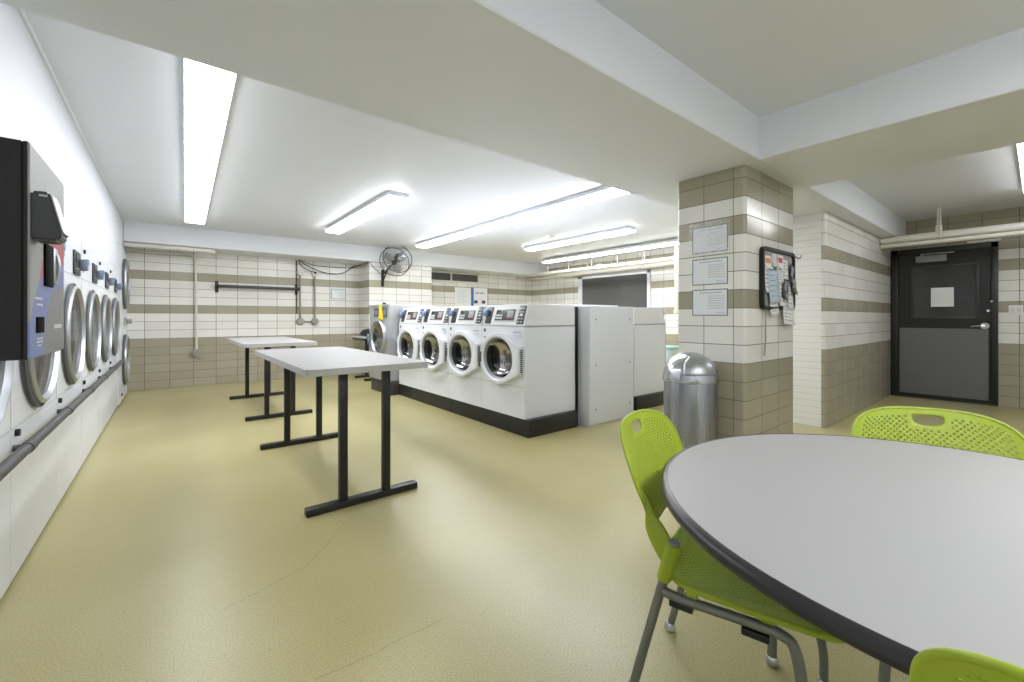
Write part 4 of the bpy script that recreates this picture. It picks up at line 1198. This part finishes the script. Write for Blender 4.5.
def make_chair(label):
    t = thing('stacking_chair', label, 'chair', (0, 0, 0), 0, 'lime green chairs around the round table')
    # local: x lateral, y forward, z up
    # seat
    def seat_s(x, y):
        z = .452 - .020 * (1 - (x / .225) ** 2) * math.cos(max(-1, min(1, (y + .0) / .22)) * PI / 2.4)
        if y > .10: z -= 1.5 * (y - .10) ** 2
        if y < -.13: z += 2.2 * (y + .13) ** 2
        return Vector((x, y + .058, z))
    bm = B(); perforated(bm, 48, 50, .230, .223, 3.8, seat_s, .0043, 4)
    o = obj('seat', bm, M['green'], t, 50); s = o.modifiers.new('thick', 'SOLIDIFY'); s.thickness = .008; s.offset = -1
    bm = B()
    # rolled rim of the seat
    def rim(surf, a, b, k, drop, off=0.0):
        pts = []
        for m in range(96):
            ang = 2 * PI * m / 96; c, s2 = math.cos(ang), math.sin(ang)
            q = max(abs(c), abs(s2)); u, v = c / q, s2 / q
            x, y = squared(u, v, k)
            p = surf(x * a, y * b); p.z -= drop; pts.append(p)
        return pts
    tube(bm, rim(seat_s, .228, .221, 3.8, .006), .0085, 8, closed=True)
    obj('seat_rim', bm, M['green'], o, 60)
    # back
    ln = math.radians(20.5)
    def back_s(x, y):
        q = x / .225
        fwd = .045 * q * q - .006
        hz = math.cos(ln) * y; hy = -math.sin(ln) * y
        bow = .16 * max(0.0, -y - .05) ** 1.0 * .35
        return Vector((x * (1.0 - .10 * max(0, -y / .15)), -.246 + hy + fwd + bow, .686 + hz))
    bm = B(); perforated(bm, 48, 32, .228, .150, 3.1, back_s, .0036, 3, handle=(19, 29, 25, 30))
    bk = obj('backrest', bm, M['green'], t, 50); s = bk.modifiers.new('thick', 'SOLIDIFY'); s.thickness = .006; s.offset = 0
    bm = B(); tube(bm, rim(back_s, .227, .149, 3.1, 0), .0055, 8, closed=True); obj('back_rim', bm, M['green'], bk, 60)
    for sx in (-1, 1):
        # upright blade from the sleeve to the side of the backrest
        bm = B()
        pts = smooth_path([(sx * .213, -.118, .485), (sx * .213, -.146, .55), (sx * .210, -.168, .60), (sx * .209, -.187, .64), (sx * .210, -.199, .665)], 6)
        n = len(pts)
        rr = [.011 - .007 * i / (n - 1) for i in range(n)]
        r2 = [.022 + .014 * math.sin(PI * min(1, i / (n * .5))) - .006 * min(1, i / (n * .6)) - .008 * (i / (n - 1)) ** 2 for i in range(n)]
        # the flat of the blade lies fore-and-aft
        rings = []
        for i, p in enumerate(pts):
            p = Vector(p)
            rings.append([bm.verts.new(p + Vector((rr[i] * math.cos(q), r2[i] * math.sin(q), 0))) for q in [2 * PI * m / 14 for m in range(14)]])
        for a_, b_ in zip(rings, rings[1:]):
            for m in range(14): bm.faces.new((a_[m], a_[(m + 1) % 14], b_[(m + 1) % 14], b_[m]))
        bm.faces.new(rings[-1]); bm.faces.new(rings[0])
        bmesh.ops.recalc_face_normals(bm, faces=bm.faces[:])
        obj('back_upright', bm, M['green'], bk, 60)
        foot = Vector((sx * .22, -.246, .0)); top = Vector((sx * .212, -.106, .55)); d = (top - foot).normalized()
        def on(f): return foot + (top - foot) * f
        bm = B(); tube(bm, [on(.05), on(.6), on(.965)], .0125, 16); lg = obj('leg', bm, M['chairgrey'], t)
        bm = B(); lathe(bm, [(0, 0), (.018, 0), (.021, .006), (.019, .018), (.014, .03), (0, .03)], tuple(foot + Vector((0, .003, 0))), 'Z', 18); obj('glide', bm, M['chrome'], lg)
        bm = B(); tube(bm, [on(.80), on(.81), on(.985), on(.99)], [.017, .019, .020, .018], 18); sl = obj('sleeve', bm, M['green'], bk)
        bm = B(); tube(bm, [on(.985), on(1.0)], [.0165, .0155], 16); obj('sleeve_cap', bm, M['grey'], sl)
        # side rail bending into the front leg
        j = on(.745)
        bm = B(); tube(bm, smooth_path([j + Vector((sx * .0, .004, .0)), (sx * .222, -.10, .409), (sx * .222, -.02, .412), (sx * .222, .08, .416), (sx * .222, .138, .414), (sx * .223, .166, .385), (sx * .233, .188, .25), (sx * .246, .212, .12), (sx * .248, .214, .03)], 5), .0125, 14); fr = obj('front_leg', bm, M['chairgrey'], t)
        bm = B(); lathe(bm, [(0, 0), (.018, 0), (.021, .006), (.019, .018), (.014, .03), (0, .03)], (sx * .248, .214, 0), 'Z', 18); obj('glide', bm, M['chrome'], fr)
        for y in (-.085, .085):
            bm = B(); box(bm, (sx * .222 - .012, y - .030, .385), (sx * .222 + .012, y + .030, .403), .004); obj('stacking_bumper', bm, M['black'], fr)
        for y in (-.06, .11):
            bm = B(); box(bm, (sx * .21 - .014, y - .014, .418), (sx * .21 + .014, y + .014, .446), .005); obj('seat_lug', bm, M['green'], o)
    bm = B(); tube(bm, smooth_path([(-.222, .10, .414), (-.15, .11, .405), (.15, .11, .405), (.222, .10, .414)], 5), .010, 10); obj('cross_tube', bm, M['chairgrey'], t)
    bm = B(); tube(bm, smooth_path([(-.222, -.07, .424), (-.15, -.07, .408), (.15, -.07, .408), (.222, -.07, .424)], 5), .010, 10); obj('cross_tube', bm, M['chairgrey'], t)
    return t
def place(c, x, y, heading): c.location = (x, y, 0); c.rotation_euler = (0, 0, heading - PI / 2)
CA = make_chair('lime green perforated chair between the round table and trash can, seen side on')
place(CA, 1.284, .566, -1.315)
c = dup(CA, label='lime green perforated chair across the round table, in front of the door'); place(c, 1.815, .132, PI + math.radians(24))
c = dup(CA, label='lime green chair at the lower right corner, only its back top in view'); place(c, .902, -.140, math.radians(-2))

# ------------------------------------------------------------------ camera, world, view
cam = bpy.data.cameras.new('camera'); co = bpy.data.objects.new('camera', cam); link(co)
cam.sensor_width = 36.0; cam.sensor_fit = 'HORIZONTAL'
cam.lens = 36.0 * 425.0 / 1024.0
cam.clip_start = .05
cam.shift_y = -(341.0 - 317.5) / 1024.0
co.location = (0, 0, 1.15)
yaw = math.atan((512 - 170.5) / 425.0)
co.rotation_euler = (PI / 2, 0, -yaw)
scene.camera = co
wd = bpy.data.worlds.new('world'); scene.world = wd; wd.use_nodes = True
wd.node_tree.nodes['Background'].inputs[0].default_value = (.8, .85, .9, 1); wd.node_tree.nodes['Background'].inputs[1].default_value = .2
vs = scene.view_settings
vs.view_transform = 'Standard'; vs.look = 'None'; vs.gamma = 1.0; vs.use_curve_mapping = False
vs.exposure = 0.52
scene.cycles.use_denoising = True
scene.cycles.max_bounces = 10; scene.cycles.diffuse_bounces = 6; scene.cycles.transparent_max_bounces = 16
